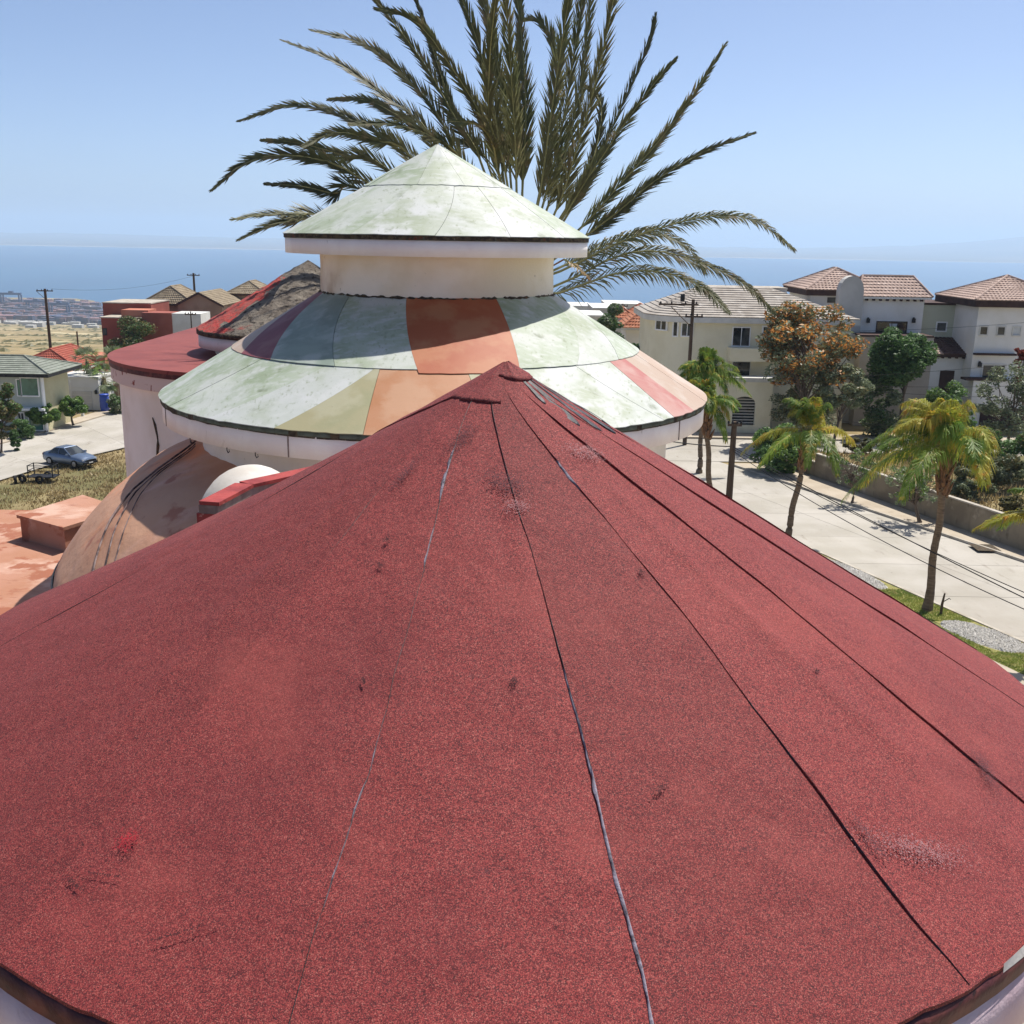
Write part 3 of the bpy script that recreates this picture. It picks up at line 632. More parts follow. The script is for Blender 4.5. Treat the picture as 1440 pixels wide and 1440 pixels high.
# cupola
UZ, UK, UR = CAMZ + .998, .566, 1.765
cup = MB().lathe([(.001, UZ - .012), (UR - .01, UZ - UK * UR - .006), (UR - .012, UZ - UK * UR - .05)], TC, 80).build('cupola_roof', mt['substrate'], tt, True)
le = [-84, -55, -25.6, 3.3, 29, 53.8, 83, 112, 142, 170, 198, 226, 254, 276]; lt = [-76, -47, -13.7, 16.6, 35, 59, 88, 116, 144, 172, 200, 228, 256, 284]
for i in range(13): panel(cup, TC, UZ, UK, (lt[i], lt[i + 1]), (le[i], le[i + 1]), .82, UR, P(['white', 'green', 'white', 'white', 'white', 'green'][i % 6]), .002 + .0015 * (i % 3), .008)
ue = [-60, -10.5, 24, 60, 105, 150, 200, 250, 300]
for i in range(8): panel(cup, TC, UZ, UK, (ue[i], ue[i + 1]), (ue[i], ue[i + 1]), .012, .85, P(['green', 'white', 'white', 'green'][i % 4]), .010 + .0015 * (i % 2), .012)
mould_ring(cup, TC, UR - .008, UZ - UK * UR - .004, .042, 15, .008)
MB().lathe([(UR - .03, CAMZ - .04), (UR - .022, CAMZ - .046), (UR - .022, CAMZ - .212), (1.34, CAMZ - .212)], TC, 96).build('cupola_fascia', mt['fascia'], tt, True)

# skirt: the terracotta membrane roof curving round the foot of the tower
sk_ = thing('curved_roof', (TC[0], TC[1], 0), 'smooth terracotta-pink curved roof skirting the foot of the patchwork tower', 'roof')
prof = [(2.70, CAMZ - 2.33), (2.92, CAMZ - 2.42), (3.25, CAMZ - 2.56), (3.55, CAMZ - 2.72), (3.86, CAMZ - 2.97), (4.14, CAMZ - 3.28), (4.4, CAMZ - 3.64), (4.45, CAMZ - 3.75)]
def pf(t):
    x = t * (len(prof) - 1); i = min(int(x), len(prof) - 2); u = x - i
    return (prof[i][0] * (1 - u) + prof[i + 1][0] * u, prof[i][1] * (1 - u) + prof[i + 1][1] * u)
fine = [pf(t) for t in np.linspace(0, 1, 30)]
V = []; F = []; N = 120
for (r, z) in fine:
    for j in range(N):
        a = -pi + (pi + .12) * j / (N - 1); o = .022 * mnoise.noise(Vector((math.sin(a) * 3, math.cos(a) * 3, r * 1.2))) + .010 * mnoise.noise(Vector((math.sin(a) * 14, math.cos(a) * 14, r * .8)))
        V.append((TC[0] + (r + o) * math.sin(a), TC[1] - (r + o) * math.cos(a), z + o))
for i in range(len(fine) - 1):
    for j in range(N - 1): k = j + 1; F.append((i * N + j, (i + 1) * N + j, (i + 1) * N + k, i * N + k))
mk('membrane', V, F, mt['pink_roof'], sk_, True)
MB().lathe([(4.45, CAMZ - 3.745), (4.47, CAMZ - 3.76), (4.47, CAMZ - 3.87), (4.2, CAMZ - 3.87)], TC, 64, -pi, .12).build('eave_edge', mt['iron'], sk_, True)
MB().lathe([(4.22, CAMZ - 3.86), (4.22, 0)], TC, 48, -pi, .12).build('wall', mt['plaster'], sk_, True)
def on_skirt(th, t, off=.012):
    r, z = pf(t); a = R(th); return Vector((TC[0] + (r + off) * math.sin(a), TC[1] - (r + off) * math.cos(a), z + off))
for d, (r_, s_) in enumerate([(.011, 0), (.008, 3.0), (.006, 5.5)]):
    pts = [on_skirt(-78 + 33 * u ** .8 + s_ + 1.2 * math.sin(u * 9 + d), .08 + .86 * u, .02) for u in np.linspace(0, 1, 26)]
    tag(MB().tube(pts, r_, 6).build('roof_cable', mt['cord'], None, True), ['thick weathered cable lying down the curved pink roof', 'thinner cable running beside the thick one on the pink roof', 'thinnest cable on the curved pink roof, outermost of three'][d], 'cable')
# flat lower terrace and its hatch
tr = thing('lower_terrace', (-11, 10, 0), 'flat terracotta roof terrace beyond and below the curved pink roof', 'terrace')
TZ = CAMZ - 5.6
MB().box(-15.5, -6.9, 5.5, 20.6, TZ - .3, TZ).build('roof_deck', mt['pink_flat'], tr)
MB().box(-15.35, -7.05, 5.65, 20.45, -4.1, TZ - .3).build('wall', mt['plaster'], tr)
hb = thing('roof_hatch', (-7.2, 13.0, TZ), 'low terracotta box hatch standing on the flat pink terrace', 'hatch')
a_, b_, c_, d_ = atz(28, 728, TZ + .42), atz(90, 745, TZ + .42), atz(120, 708, TZ + .42), atz(62, 706, TZ + .42)
q = [a_, b_, Vector((b_.x + .55, b_.y + 1.3, TZ + .42)), Vector((a_.x + .55, a_.y + 1.5, TZ + .42))]
MB().add([p for p in q] + [Vector((p.x, p.y, TZ)) for p in q], [(0, 1, 5, 4), (1, 2, 6, 5), (2, 3, 7, 6), (3, 0, 4, 7)]).build('box_wall', mt['pink_flat'], hb)
cc = sum(q, Vector()) / 4; q2 = [cc + (p - cc) * 1.06 for p in q]
MB().add([p + Vector((0, 0, .06)) for p in q2] + [p for p in q2], [(0, 1, 2, 3), (0, 4, 5, 1), (1, 5, 6, 2), (2, 6, 7, 3), (3, 7, 4, 0), (7, 6, 5, 4)]).build('lid', mt['pink_flat'], hb)

# second tower: low red roof with a mossy cupola
SC = (-3.32, 17.0)
st = thing('round_tower', (SC[0], SC[1], 0), 'round white tower with low red-painted roof and mossy weathered cone cupola', 'tower')
def dshape(rad, back=25.0, n=48):
    return [(SC[0] + rad, back)] + [(SC[0] + rad * math.sin(a), SC[1] - rad * math.cos(a)) for a in np.linspace(pi / 2, -pi / 2, n)] + [(SC[0] - rad, back)]
def dprism(name, rad, z0, z1, mat, capz=True):
    o = dshape(rad); k = len(o); F = [(i, (i + 1) % k, (i + 1) % k + k, i + k)[::-1] for i in range(k)]
    V = [(x, y, z0) for x, y in o] + [(x, y, z1) for x, y in o]
    if capz: V += [(x, y, z1) for x, y in o]; F.append(tuple(range(3 * k - 1, 2 * k - 1, -1)))
    V += [(x, y, z0) for x, y in o]; m = len(V) - k; F.append(tuple(range(m, m + k)))
    return mk(name, V, F, mat, st)
dprism('lower_roof', 3.1, CAMZ - 1.91, CAMZ - 1.86, mt['red_paint']); dprism('drip_edge', 3.085, CAMZ - 1.98, CAMZ - 1.911, mt['drip']); dprism('fascia', 3.07, CAMZ - 2.18, CAMZ - 1.981, mt['red_chip']); dprism('wall', 2.96, 0, CAMZ - 2.181, mt['plaster'])
V = []; F = []; N = 120; rsx = np.linspace(.005, 1.77, 40); mi = []
for r in rsx:
    for j in range(N):
        a = 2 * pi * j / N; o = .03 * mnoise.noise(Vector((math.sin(a) * r * 7, math.cos(a) * r * 7, r))) + .015 * mnoise.noise(Vector((math.sin(a) * r * 20, math.cos(a) * r * 20, 2)))
        V.append((SC[0] + r * math.sin(a), SC[1] - r * math.cos(a), CAMZ - .41 - .605 * r + o * min(1, r * 3)))
for i in range(len(rsx) - 1):
    for j in range(N):
        k = (j + 1) % N; F.append((i * N + j, (i + 1) * N + j, (i + 1) * N + k, i * N + k))
        th = ((j * 360 / N + 180) % 360) - 180; lim = -44 + 16 * mnoise.noise(Vector((th * .12, rsx[i] * 5, 0))) - (8 if rsx[i] < .5 else 0)
        mi.append(1 if (-150 < th < lim and rsx[i] > .42 + .2 * mnoise.noise(Vector((th * .2, 3, 3)))) else 0)
mk('cupola_roof', V, F, None, st, True, mats=[mt['moss'], mt['moss_red']], mi=mi)
MB().lathe([(1.7, CAMZ - 1.465), (1.77, CAMZ - 1.475), (1.77, CAMZ - 1.545), (1.74, CAMZ - 1.55)], SC, 80).build('slab_edge', mt['mould'], st, True)
MB().lathe([(1.7, CAMZ - 1.545), (1.745, CAMZ - 1.552), (1.745, CAMZ - 1.74), (1.45, CAMZ - 1.745)], SC, 80).build('cupola_fascia', mt['plaster'], st, True)
MB().lathe([(1.5, CAMZ - 1.73), (1.5, CAMZ - 2.0)], SC, 80).build('drum', mt['drum'], st, True)
# crack in the wall: a dark recessed sliver drawn as a raised broken cable chase
cp = [at(194, 590, 14.5), at(191, 602, 14.4), at(197, 618, 14.4), at(199, 630, 14.4), at(195, 642, 14.4), at(194, 655, 14.4)]
pts = []
for p in cp:
    d = Vector((p.x - SC[0], p.y - SC[1], 0)).normalized() * 2.965; pts.append(Vector((SC[0] + d.x, SC[1] + d.y, p.z)))
MB().tube(pts, [.008, .022, .014, .026, .018, .02], 5).build('wall_crack', mt['mould'], st)

# dormer parapet with a white vault behind the red cone
dm = thing('roof_dormer', (-2.1, 8.2, 10.5), 'small white vaulted dormer with red-edged angular parapet beside the pink roof', 'dormer')
K = [Vector((-2.2, 7.4, 0)), Vector((-2.09, 8.0, 0)), Vector((-1.62, 8.62, 0))]
def wallseg(a, b, z0, z1, t, name, mat):
    d = (b - a).normalized(); n = Vector((d.y, -d.x, 0))
    Vv = [a, b, b - n * t, a - n * t]
    MB().add([Vector((p.x, p.y, z)) for z in (z0, z1) for p in Vv], [(3, 2, 1, 0), (4, 5, 6, 7), (0, 1, 5, 4), (1, 2, 6, 5), (2, 3, 7, 6), (3, 0, 4, 7)]).build(name, mat, dm)
def grow(a, b, o):
    d = (b - a).normalized(); n = Vector((d.y, -d.x, 0)); return a + n * o, b + n * o
for a, b in ((K[0], K[1]), (K[1], K[2])):
    wallseg(a, b, 10.6, CAMZ - 2.02, .14, 'parapet_wall', mt['red_trim'])
    a2, b2 = grow(a, b, .03); wallseg(a2, b2, CAMZ - 2.018, CAMZ - 1.955, .15, 'parapet_band', mt['grey_trim'])
    a2, b2 = grow(a, b, .045); wallseg(a2, b2, CAMZ - 1.953, CAMZ - 1.925, .16, 'coping', mt['red_trim'])
a2, b2 = grow(K[1], K[2], .2); wallseg(a2, b2, CAMZ - 2.2, CAMZ - 2.14, .21, 'ledge', mt['red_trim'])
V = []; F = []; nu, nv = 24, 10
for i in range(nv + 1):
    e = (pi / 2) * i / nv
    for j in range(nu): a = 2 * pi * j / nu; V.append((-2.25 + .44 * math.cos(e) * math.cos(a), 8.66 + .55 * math.cos(e) * math.sin(a), CAMZ - 2.4 + .47 * math.sin(e)))
for i in range(nv):
    for j in range(nu): k = (j + 1) % nu; F.append((i * nu + j, i * nu + k, (i + 1) * nu + k, (i + 1) * nu + j))
mk('vault', V, F, mt['white_vault'], dm, True)
MB().lathe([(.43, CAMZ - 2.4), (.43, 10.4)], (-2.25, 8.66), 24).build('vault_wall', mt['plaster'], dm, True)

# ================================================================== BIG DATE PALM BEHIND THE CUPOLA
def bez(pts, n):
    """Catmull-Rom through the points"""
    P_ = [Vector(p) for p in pts]; P_ = [P_[0] * 2 - P_[1]] + P_ + [P_[-1] * 2 - P_[-2]]; out = []; m = len(P_) - 3
    for k in range(n + 1):
        t = k / n * m; i = min(int(t), m - 1); u = t - i; a, b, c, d = P_[i:i + 4]
        out.append(.5 * ((2 * b) + (c - a) * u + (2 * a - 5 * b + 4 * c - d) * u * u + (3 * b - a - 3 * c + d) * u ** 3))
    return out
def frond_mesh(path, L, wd, n, r, ang=32, droop=0.0, vee=.55, start=.12, ragged=.1, rr0=.022, side=None, wind=None):
    """rachis tube + leaflets; faces of the rachis take material 0, leaflets material 1"""
    mb = MB(); k = len(path) - 1
    mb.tube(path[::2] if len(path) > 12 else path, [rr0 * (1 - .85 * i / (len(path[::2]) - 1 if len(path) > 12 else k)) + .003 for i in range(len(path[::2]) if len(path) > 12 else k + 1)], 5)
    nf = len(mb.f)
    for j in range(n):
        s = start + (1 - start) * (j + r.uniform(-.3, .3)) / n; s = min(max(s, 0), .999); x = s * k; i = int(x); p = path[i].lerp(path[i + 1], x - i); t = (path[min(i + 1, k)] - path[max(i - 1, 0)]).normalized()
        up = Vector((0, 0, 1)) if side is None else side
        a = t.cross(up)
        if a.length < .08: a = t.cross(Vector((0, 1, 0)))
        a.normalize(); nrm = a.cross(t)
        ll = L * (math.sin(pi * min(1, .18 + .82 * s)) ** .6 * (1 - .35 * s) + .15) * r.uniform(1 - 2 * ragged, 1 + ragged)
        for sg in (-1, 1):
            if r.uniform() < .03: continue
            an = R(ang * (1.15 - .55 * s) + r.normal(0, 6)); v_ = vee + r.normal(0, .22)
            d = (t * math.cos(an) + (a * sg * math.cos(v_) + nrm * math.sin(v_)) * math.sin(an)).normalized()
            if wind is not None: d = (d + wind * .25).normalized()
            q0 = p; q1 = p + d * ll * .5 + Vector((0, 0, -droop * ll * .18)); q2 = p + d * ll * (1 - .25 * droop) + Vector((0, 0, -droop * ll * .75))
            wv = d.cross(nrm if abs(d.dot(nrm)) < .9 else a).normalized() * wd * r.uniform(.7, 1.2)
            mb.add([q0 - wv * .4, q0 + wv * .4, q1 + wv, q1 - wv, q2], [(0, 1, 2, 3), (3, 2, 4)])
    return mb, nf
def add_frond(path, L, wd, n, r, parent, m1, m0=None, **kw):
    mb, nf = frond_mesh(path, L, wd, n, r, **kw)
    return mk('frond', mb.v, mb.f, None, parent, mats=[m0 or mt['rachis'], m1], mi=[0] * nf + [1] * (len(mb.f) - nf))
PY_ = 17.2; hub = at(728, 402, PY_)
dp = thing('date_palm', (hub.x, hub.y, 0), 'tall date palm with long upswept feathery fronds rising behind the patchwork tower', 'palm')
r_ = np.random.default_rng(11); V = []; F = []
pts = [Vector((hub.x + .1 * math.sin(z), hub.y, z)) for z in np.linspace(0, hub.z - .1, 30)]
MB().tube(pts, [.34 + .03 * (i % 2) + (.1 if i == 0 else 0) for i in range(30)], 14).build('trunk', mt['trunk'], dp)
g4 = lambda x, y: (280 + x / 1.714, y / 1.714)
FR_ = [([(570, 340), (450, 235), (330, 150), (200, 97)], .8), ([(600, 320), (500, 190), (400, 110), (270, 72)], -.5), ([(680, 390), (620, 290), (540, 150), (420, -5), (350, -70)], .3), ([(720, 400), (680, 280), (600, 150), (520, 50), (425, 20)], -1.0),
  ([(500, 380), (370, 290), (230, 255), (95, 292)], .6), ([(400, 435), (260, 380), (130, 385), (30, 458)], -.9), ([(460, 410), (350, 375), (240, 345), (150, 338)], 1.4), ([(400, 460), (330, 467), (250, 450), (160, 443)], .9),
  ([(330, 530), (240, 520), (160, 518), (80, 530)], -1.2), ([(330, 540), (240, 530), (170, 545), (95, 578)], .2), ([(520, 385), (430, 340), (330, 320), (250, 352)], -1.4), ([(560, 345), (480, 280), (400, 242), (310, 240)], 1.8),
  ([(730, 400), (710, 260), (680, 130), (630, -10), (580, -110)], -.4), ([(750, 420), (735, 280), (715, 130), (680, -10), (640, -140)], .7), ([(765, 440), (760, 300), (750, 150), (738, -10), (720, -170)], -1.3), ([(780, 440), (787, 300), (782, 150), (765, -10), (740, -130)], 1.2),
  ([(820, 480), (850, 310), (862, 150), (830, 62), (776, 46)], 1.0), ([(820, 470), (845, 300), (870, 130), (892, -10), (905, -120)], -.7), ([(830, 490), (870, 330), (900, 150), (925, -10), (935, -90)], .2), ([(840, 500), (880, 380), (920, 200), (945, -10), (950, -120)], 1.4),
  ([(860, 510), (910, 360), (960, 180), (1000, -8), (1010, -80)], -1.1), ([(880, 510), (960, 380), (1030, 230), (1085, 100), (1100, 36)], .5), ([(880, 520), (930, 440), (1010, 320), (1090, 210), (1150, 140)], -.3), ([(900, 500), (945, 400), (968, 300), (965, 240), (928, 205)], 1.9),
  ([(920, 550), (1010, 450), (1100, 350), (1190, 230), (1270, 105)], -.8), ([(930, 570), (1010, 510), (1100, 435), (1220, 365), (1340, 320)], .6), ([(880, 650), (1000, 590), (1110, 550), (1230, 520), (1340, 530), (1435, 602)], -1.0), ([(880, 640), (980, 590), (1080, 560), (1170, 590), (1222, 658)], .9),
  ([(860, 690), (1000, 620), (1100, 605), (1200, 630), (1310, 680), (1388, 754)], -.5), ([(850, 710), (1000, 660), (1110, 655), (1210, 690), (1278, 752)], -1.7), ([(720, 410), (705, 340), (670, 300), (600, 292)], -1.8), ([(700, 400), (640, 330), (590, 200), (545, 60), (500, -60)], 1.9), ([(740, 420), (700, 290), (700, 150), (712, 20), (730, -110)], -2.0), ([(640, 400), (560, 330), (470, 300), (360, 300)], -2.2), ([(780, 440), (770, 320), (768, 180), (775, 30), (785, -90)], 2.2)]
for i, (pp, dz) in enumerate(FR_):
    P3 = [hub + Vector((0, 0, .0))]
    for j, q in enumerate(pp):
        f = (j + 1) / len(pp); P3.append(at(*g4(*q), PY_ + dz * f ** 1.2))
    path = bez(P3, 26); ln_ = sum((path[k + 1] - path[k]).length for k in range(26))
    upv = Vector((r_.normal(0, .35), -.9 + r_.normal(0, .3), .35 + r_.normal(0, .25))).normalized()
    drooping = i in (26, 27, 28, 29)
    add_frond(path, (.45 if 12 <= i <= 20 else .38) if not drooping else .42, .0115, int(ln_ * 31), r_, dp, mt['frond'], ang=(22 if 12 <= i <= 20 else 20) if not drooping else 36, vee=.35, start=.2, side=upv if not drooping else Vector((0, -.75, .66)), droop=.05 if not drooping else .45, rr0=.02)
# dead leaf hanging under the crown
path = bez([at(*g4(880, 625), PY_ - 1), at(*g4(905, 640), PY_ - 1.2), at(*g4(930, 660), PY_ - 1.3), at(*g4(940, 672), PY_ - 1.35)], 10)
add_frond(path, .16, .012, 20, r_, dp, mt['frond_dry'], droop=.6, rr0=.014)
MB().tube([hub, path[0]], .014, 5).build('leaf_stalk', mt['boots'], dp)

# ================================================================== QUEEN PALMS ALONG THE VERGE
def queen_palm(base, neck, rad, seed, label, fr=15, lean=(0, 0), wind=Vector((-.5, .1, 0)), yellow=.35, skip=None, hs=1.0):
    r = np.random.default_rng(seed); t = thing('queen_palm', base, label, 'palm', 'feathery palms along the grass verge')
    base = Vector(base); neck = Vector(neck); n = 26
    pts = [base.lerp(neck, k / n) + Vector((.04 * math.sin(k * .5), 0, 0)) for k in range(n + 1)]
    MB().tube(pts, [(.15 + .07 * math.exp(-k / 2.2) - .03 * k / n + .007 * (k % 2)) for k in range(n + 1)], 12).build('trunk', mt['trunk'], t)
    mb = MB()                                                     # old leaf bases clasping the neck
    d0 = (neck - base).normalized()
    for k in range(26):
        a = k * 2.4; hgt = -1.5 + 1.7 * k / 26; p = neck + d0 * hgt; o = Vector((math.cos(a), math.sin(a), 0)); q = r.uniform(.75, 1.25)
        mb.tube([p + o * .1, p + o * .2 * q + Vector((0, 0, .25)), p + o * (.27 + .08 * r.uniform()) * q + Vector((0, 0, .5 * q))], [.11, .075, .02], 5)
    mb.build('leaf_bases', mt['boots'], t)
    top = neck + d0 * .35
    for k in range(fr):
        az = k * 2.399 + r.normal(0, .2); el = R(r.uniform(8, 82)) if k > 2 else R(85 - 9 * k)
        dr = Vector((math.cos(az) * math.cos(el), math.sin(az) * math.cos(el), math.sin(el) * hs)) + wind * (.35 + .25 * math.sin(el))
        dr.normalize(); Lf = rad * r.uniform(.85, 1.15); sag = rad * (.34 + .5 * math.cos(el) ** .7) * r.uniform(.75, 1.15)
        path = []
        for q in np.linspace(0, 1, 15):
            path.append(top + dr * Lf * q + Vector((0, 0, -sag * q ** 2.3)) + wind * Lf * .3 * q * q)
        add_frond(path, rad * .3, .019, 120, r, t, mt['queen_yellow'] if r.uniform() < yellow else mt['queen'], droop=.85, ang=52, vee=.15, start=.14, ragged=.18, rr0=.022)
    return t
n3 = at(1332, 645, 38.3)
queen_palm((16.4, 38.6, .08), n3, 3.7, 21, 'largest queen palm with ringed trunk, standing on grass beside two stone beds', 26, wind=Vector((-.3, .15, 0)), hs=1.5)
n2 = at(1136, 618, 47.3)
queen_palm((13.0, 47.3, .08), n2, 2.8, 22, 'slim queen palm in front of a leafy shrub, between the pole and the largest palm', 17, wind=Vector((-.25, .1, 0)), hs=1.5)
n1 = at(992, 578, 53.2)
queen_palm((10.6, 53.4, .08), n1, 2.4, 23, 'tall dense queen palm before the cream house, next to the short wooden pole', 28, wind=Vector((-.12, .1, 0)), yellow=.25, hs=1.6)
n5 = at(991, 540, 63)
qp5 = queen_palm((n5.x, 63, .0), n5, 2.9, 25, 'dark upright palm crown rising behind the tall dense queen palm', 34, wind=Vector((.05, .1, 0)), yellow=0, hs=2.4)
n4 = at(1478, 742, 33.5)
queen_palm((18.6, 33.4, .08), n4, 2.0, 24, 'low palm with only its left frond tips in view by the stone bed', 11, yellow=.6)

# ================================================================== TREES AND SHRUBS
def leaves(r, cents, n, ls, flat=.5):
    """n small leaf faces in clumps; cents: (centre, radius)"""
    V = np.zeros((n * 4, 3)); wts = np.array([c[1] ** 2 for c in cents]); wts = wts / wts.sum(); idx = r.choice(len(cents), n, p=wts)
    cen = np.array([tuple(c[0]) for c in cents])[idx]; rad = np.array([c[1] for c in cents])[idx]
    d = r.normal(0, 1, (n, 3)); d /= np.linalg.norm(d, axis=1)[:, None]; p = cen + d * (rad * r.uniform(.35, 1, n) ** .5)[:, None] * np.array([1, 1, .8])
    a = r.normal(0, 1, (n, 3)); a[:, 2] *= flat; a /= np.linalg.norm(a, axis=1)[:, None]; b = np.cross(a, d + r.normal(0, .5, (n, 3))); b /= (np.linalg.norm(b, axis=1)[:, None] + 1e-6)
    s = ls * r.uniform(.6, 1.4, n)[:, None]
    V[0::4] = p - a * s; V[1::4] = p + b * s * .45; V[2::4] = p + a * s; V[3::4] = p - b * s * .45
    return V, [(4 * i, 4 * i + 1, 4 * i + 2, 4 * i + 3) for i in range(n)]
def tree(name, base, h, crown, label, cat, leafmats, seed, n=5000, ls=.09, clumps=26, trunk_r=.1, open_=.35, group=None, lean=(0, 0), stem=True, branchy=10, shape=1.0):
    """crown=(rx, ry, rz, zc): half axes and centre height above the base"""
    r = np.random.default_rng(seed); base = Vector(base); t = thing(name, base, label, cat, group); rx, ry, rz, zc = crown
    cc = base + Vector((lean[0], lean[1], zc)); cents = []
    for k in range(clumps):
        d = r.normal(0, 1, 3); d /= np.linalg.norm(d); q = r.uniform(.3, 1) ** .55
        c = cc + Vector((d[0] * rx * q, d[1] * ry * q, d[2] * rz * q)); cents.append((c, min(rx, rz) * r.uniform(.26, .5) * (1 - open_ * .5)))
    if stem:
        mb = MB(); top = cc + Vector((0, 0, -rz * .25)); path = bez([base, base.lerp(top, .35) + Vector((r.normal(0, .06), 0, 0)), base.lerp(top, .7) + Vector((r.normal(0, .1), 0, 0)), top], 10)
        mb.tube(path, [trunk_r * (1 - .55 * i / 10) * (1.35 if i == 0 else 1) for i in range(11)], 8)
        for k in range(branchy):
            c = cents[k % clumps][0]; s = path[r.integers(5, 11)]; mid = s.lerp(c, .5) + Vector((r.normal(0, .1), r.normal(0, .1), .1)); mb.tube([s, mid, c], [trunk_r * .38, trunk_r * .24, trunk_r * .08], 5)
        mb.build('trunk', mt['bark'], t)
    for i, (m_, frac) in enumerate(leafmats):
        sub = [c for j, c in enumerate(cents) if (j % len(leafmats)) == i or frac > .8] or cents
        if i > 0: sub = sorted(cents, key=lambda c: -c[0].z + r.normal(0, rz * .5))[:max(3, int(len(cents) * (frac + .15)))]
        V, F = leaves(r, sub if i else cents, int(n * frac * 2.2), ls * 1.15); mk('crown', V, F, mt[m_], t)
    return t
def bush(name, px, py, Y, wpx, hpx, label, mats, seed, n=2500, ls=.08, cat='shrub', group=None, z=None, clumps=18, open_=.2):
    b = at(px, py, Y); s = Y / FPX; g = hterr(b.x, b.y) if z is None else z
    top = max(b.z + hpx * s, g + .5); hz = (top - g) / 2
    n = int(n * max(1, hz * 2 / (hpx * s)) ** .5); clumps = int(clumps * 1.8)
    return tree(name, (b.x, b.y, g), 0, (wpx * s / 2, wpx * s / 2, hz, hz), label, cat, mats, seed, n, ls, clumps, .05, open_, group, stem=False)
def ptree(name, tx, ty, Y, cx, cy, cw, ch, label, mats, seed, n=4000, ls=.09, z=0.0, tr=.1, clumps=28, open_=.4, branchy=12):
    b = at(tx, ty, Y); c = at(cx, cy, Y); s = Y / FPX
    return tree(name, (b.x, b.y, z), 0, (cw * s / 2, cw * s / 2 * .9, ch * s / 2, c.z - z), label, 'tree', mats, seed, n, ls, clumps, tr, open_, None, (c.x - b.x, 0), True, branchy)
ptree('flowering_tree', 1135, 600, 72, 1136, 492, 142, 122, 'large open tree full of orange blossom in front of the cream house', [('leaf_grey', .7), ('leaf_orange', .62), ('leaf_olive', .4)], 31, 3200, .13, tr=.16, clumps=80, open_=.75, branchy=44)
bush('garden_shrub', 1125, 600, 74, 90, 62, 'mixed grey-green shrubbery under the orange-blossom tree', [('leaf_grey', .7), ('leaf_olive', .4)], 131, 2200, .1, z=.1, open_=.5)
ptree('round_tree', 1270, 590, 76, 1270, 503, 78, 74, 'dense dark green round-headed tree before the balcony of the white villa', [('leaf_green', 1)], 32, 7000, .12, tr=.16, clumps=40, open_=.0)
ptree('street_tree', 1170, 637, 70, 1188, 548, 100, 62, 'leaning thin dark-trunked tree with sparse grey-green crown at the cross street', [('leaf_grey', .8), ('leaf_olive', .3)], 33, 2300, .1, tr=.12, clumps=34, open_=.6, branchy=20)
ptree('street_tree', 1425, 640, 70, 1415, 568, 78, 125, 'tall airy tree with sparse grey leaves in front of the garage door', [('leaf_grey', .9)], 34, 2600, .09, tr=.14, clumps=46, open_=.6, branchy=26)
ptree('flowering_tree', 1442, 640, 72, 1438, 512, 26, 60, 'narrow reddish-flowered tree beside the tall airy tree at the villa', [('leaf_red', .9)], 35, 1100, .1, tr=.1, clumps=16)
ptree('sapling', 1198, 708, 55.6, 1200, 660, 66, 56, 'small thin street tree with pale sparse leaves, nearer the leafy corner shrub', [('leaf_grey', .8), ('leaf_bright', .3)], 36, 700, .06, z=.12, tr=.07, clumps=60, open_=1.2, branchy=40)
ptree('sapling', 1293, 738, 51.7, 1288, 680, 96, 64, 'wider sparse street tree in a pavement pit behind the largest palm', [('leaf_grey', .7), ('leaf_bright', .35)], 37, 1100, .06, z=.12, tr=.1, clumps=80, open_=1.2, branchy=50)
bush('corner_shrub', 1092, 668, 63, 74, 70, 'big leafy green shrub at the end of the block wall', [('leaf_green', .8), ('leaf_bright', .4)], 38, 3600, .1, z=0)
bush('hedge_shrub', 1150, 610, 76.2, 26, 60, 'dark narrow shrub beside the cream house entrance', [('leaf_green', 1)], 39, 1300, .1, z=.1)
bush('hedge_shrub', 1235, 585, 76.2, 66, 66, 'loose grey-green shrub below the round dark tree', [('leaf_grey', .7), ('leaf_green', .5)], 40, 2200, .1, z=.1)
bush('hedge_shrub', 1330, 590, 76.5, 60, 50, 'low green shrub by the entrance porch of the white villa', [('leaf_green', .7), ('leaf_bright', .3)], 41, 1800, .1, z=.1)
bush('hedge_shrub', 1362, 603, 76.5, 18, 26, 'small dark shrub at the corner by the garage', [('leaf_green', 1)], 42, 700, .08, z=.1)
LZR = .9
for k, (px, py, Y, wp, hp, m_, lb) in enumerate([(1365, 688, 54, 60, 30, 'leaf_grey', 'pale grey-green scrub right behind the largest palm crown, above the wall'), (1405, 668, 56, 70, 34, 'leaf_grey', 'wide grey scrub on the vacant lot beyond the block wall'), (1440, 650, 58, 60, 44, 'leaf_green', 'dark green scrub at the right of the vacant lot'), (1385, 640, 62, 80, 36, 'leaf_green', 'green bushy scrub at the back of the vacant lot'), (1330, 640, 63, 70, 34, 'leaf_olive', 'olive scrub on the lot behind the largest palm fronds'),
        (1260, 640, 65, 80, 30, 'leaf_grey', 'grey scrub on the lot above the middle of the wall'), (1205, 640, 66, 50, 24, 'leaf_olive', 'low olive scrub by the broken corner of the wall'), (1425, 712, 51, 40, 14, 'leaf_olive', 'low dry scrub along the top of the wall')]):
    bush('scrub_bush', px, py, Y, wp, hp, lb, [(m_, .9), ('leaf_olive', .25)], 50 + k, 1800, .08, cat='bush', z=LZR, group='scrub on the vacant lot')
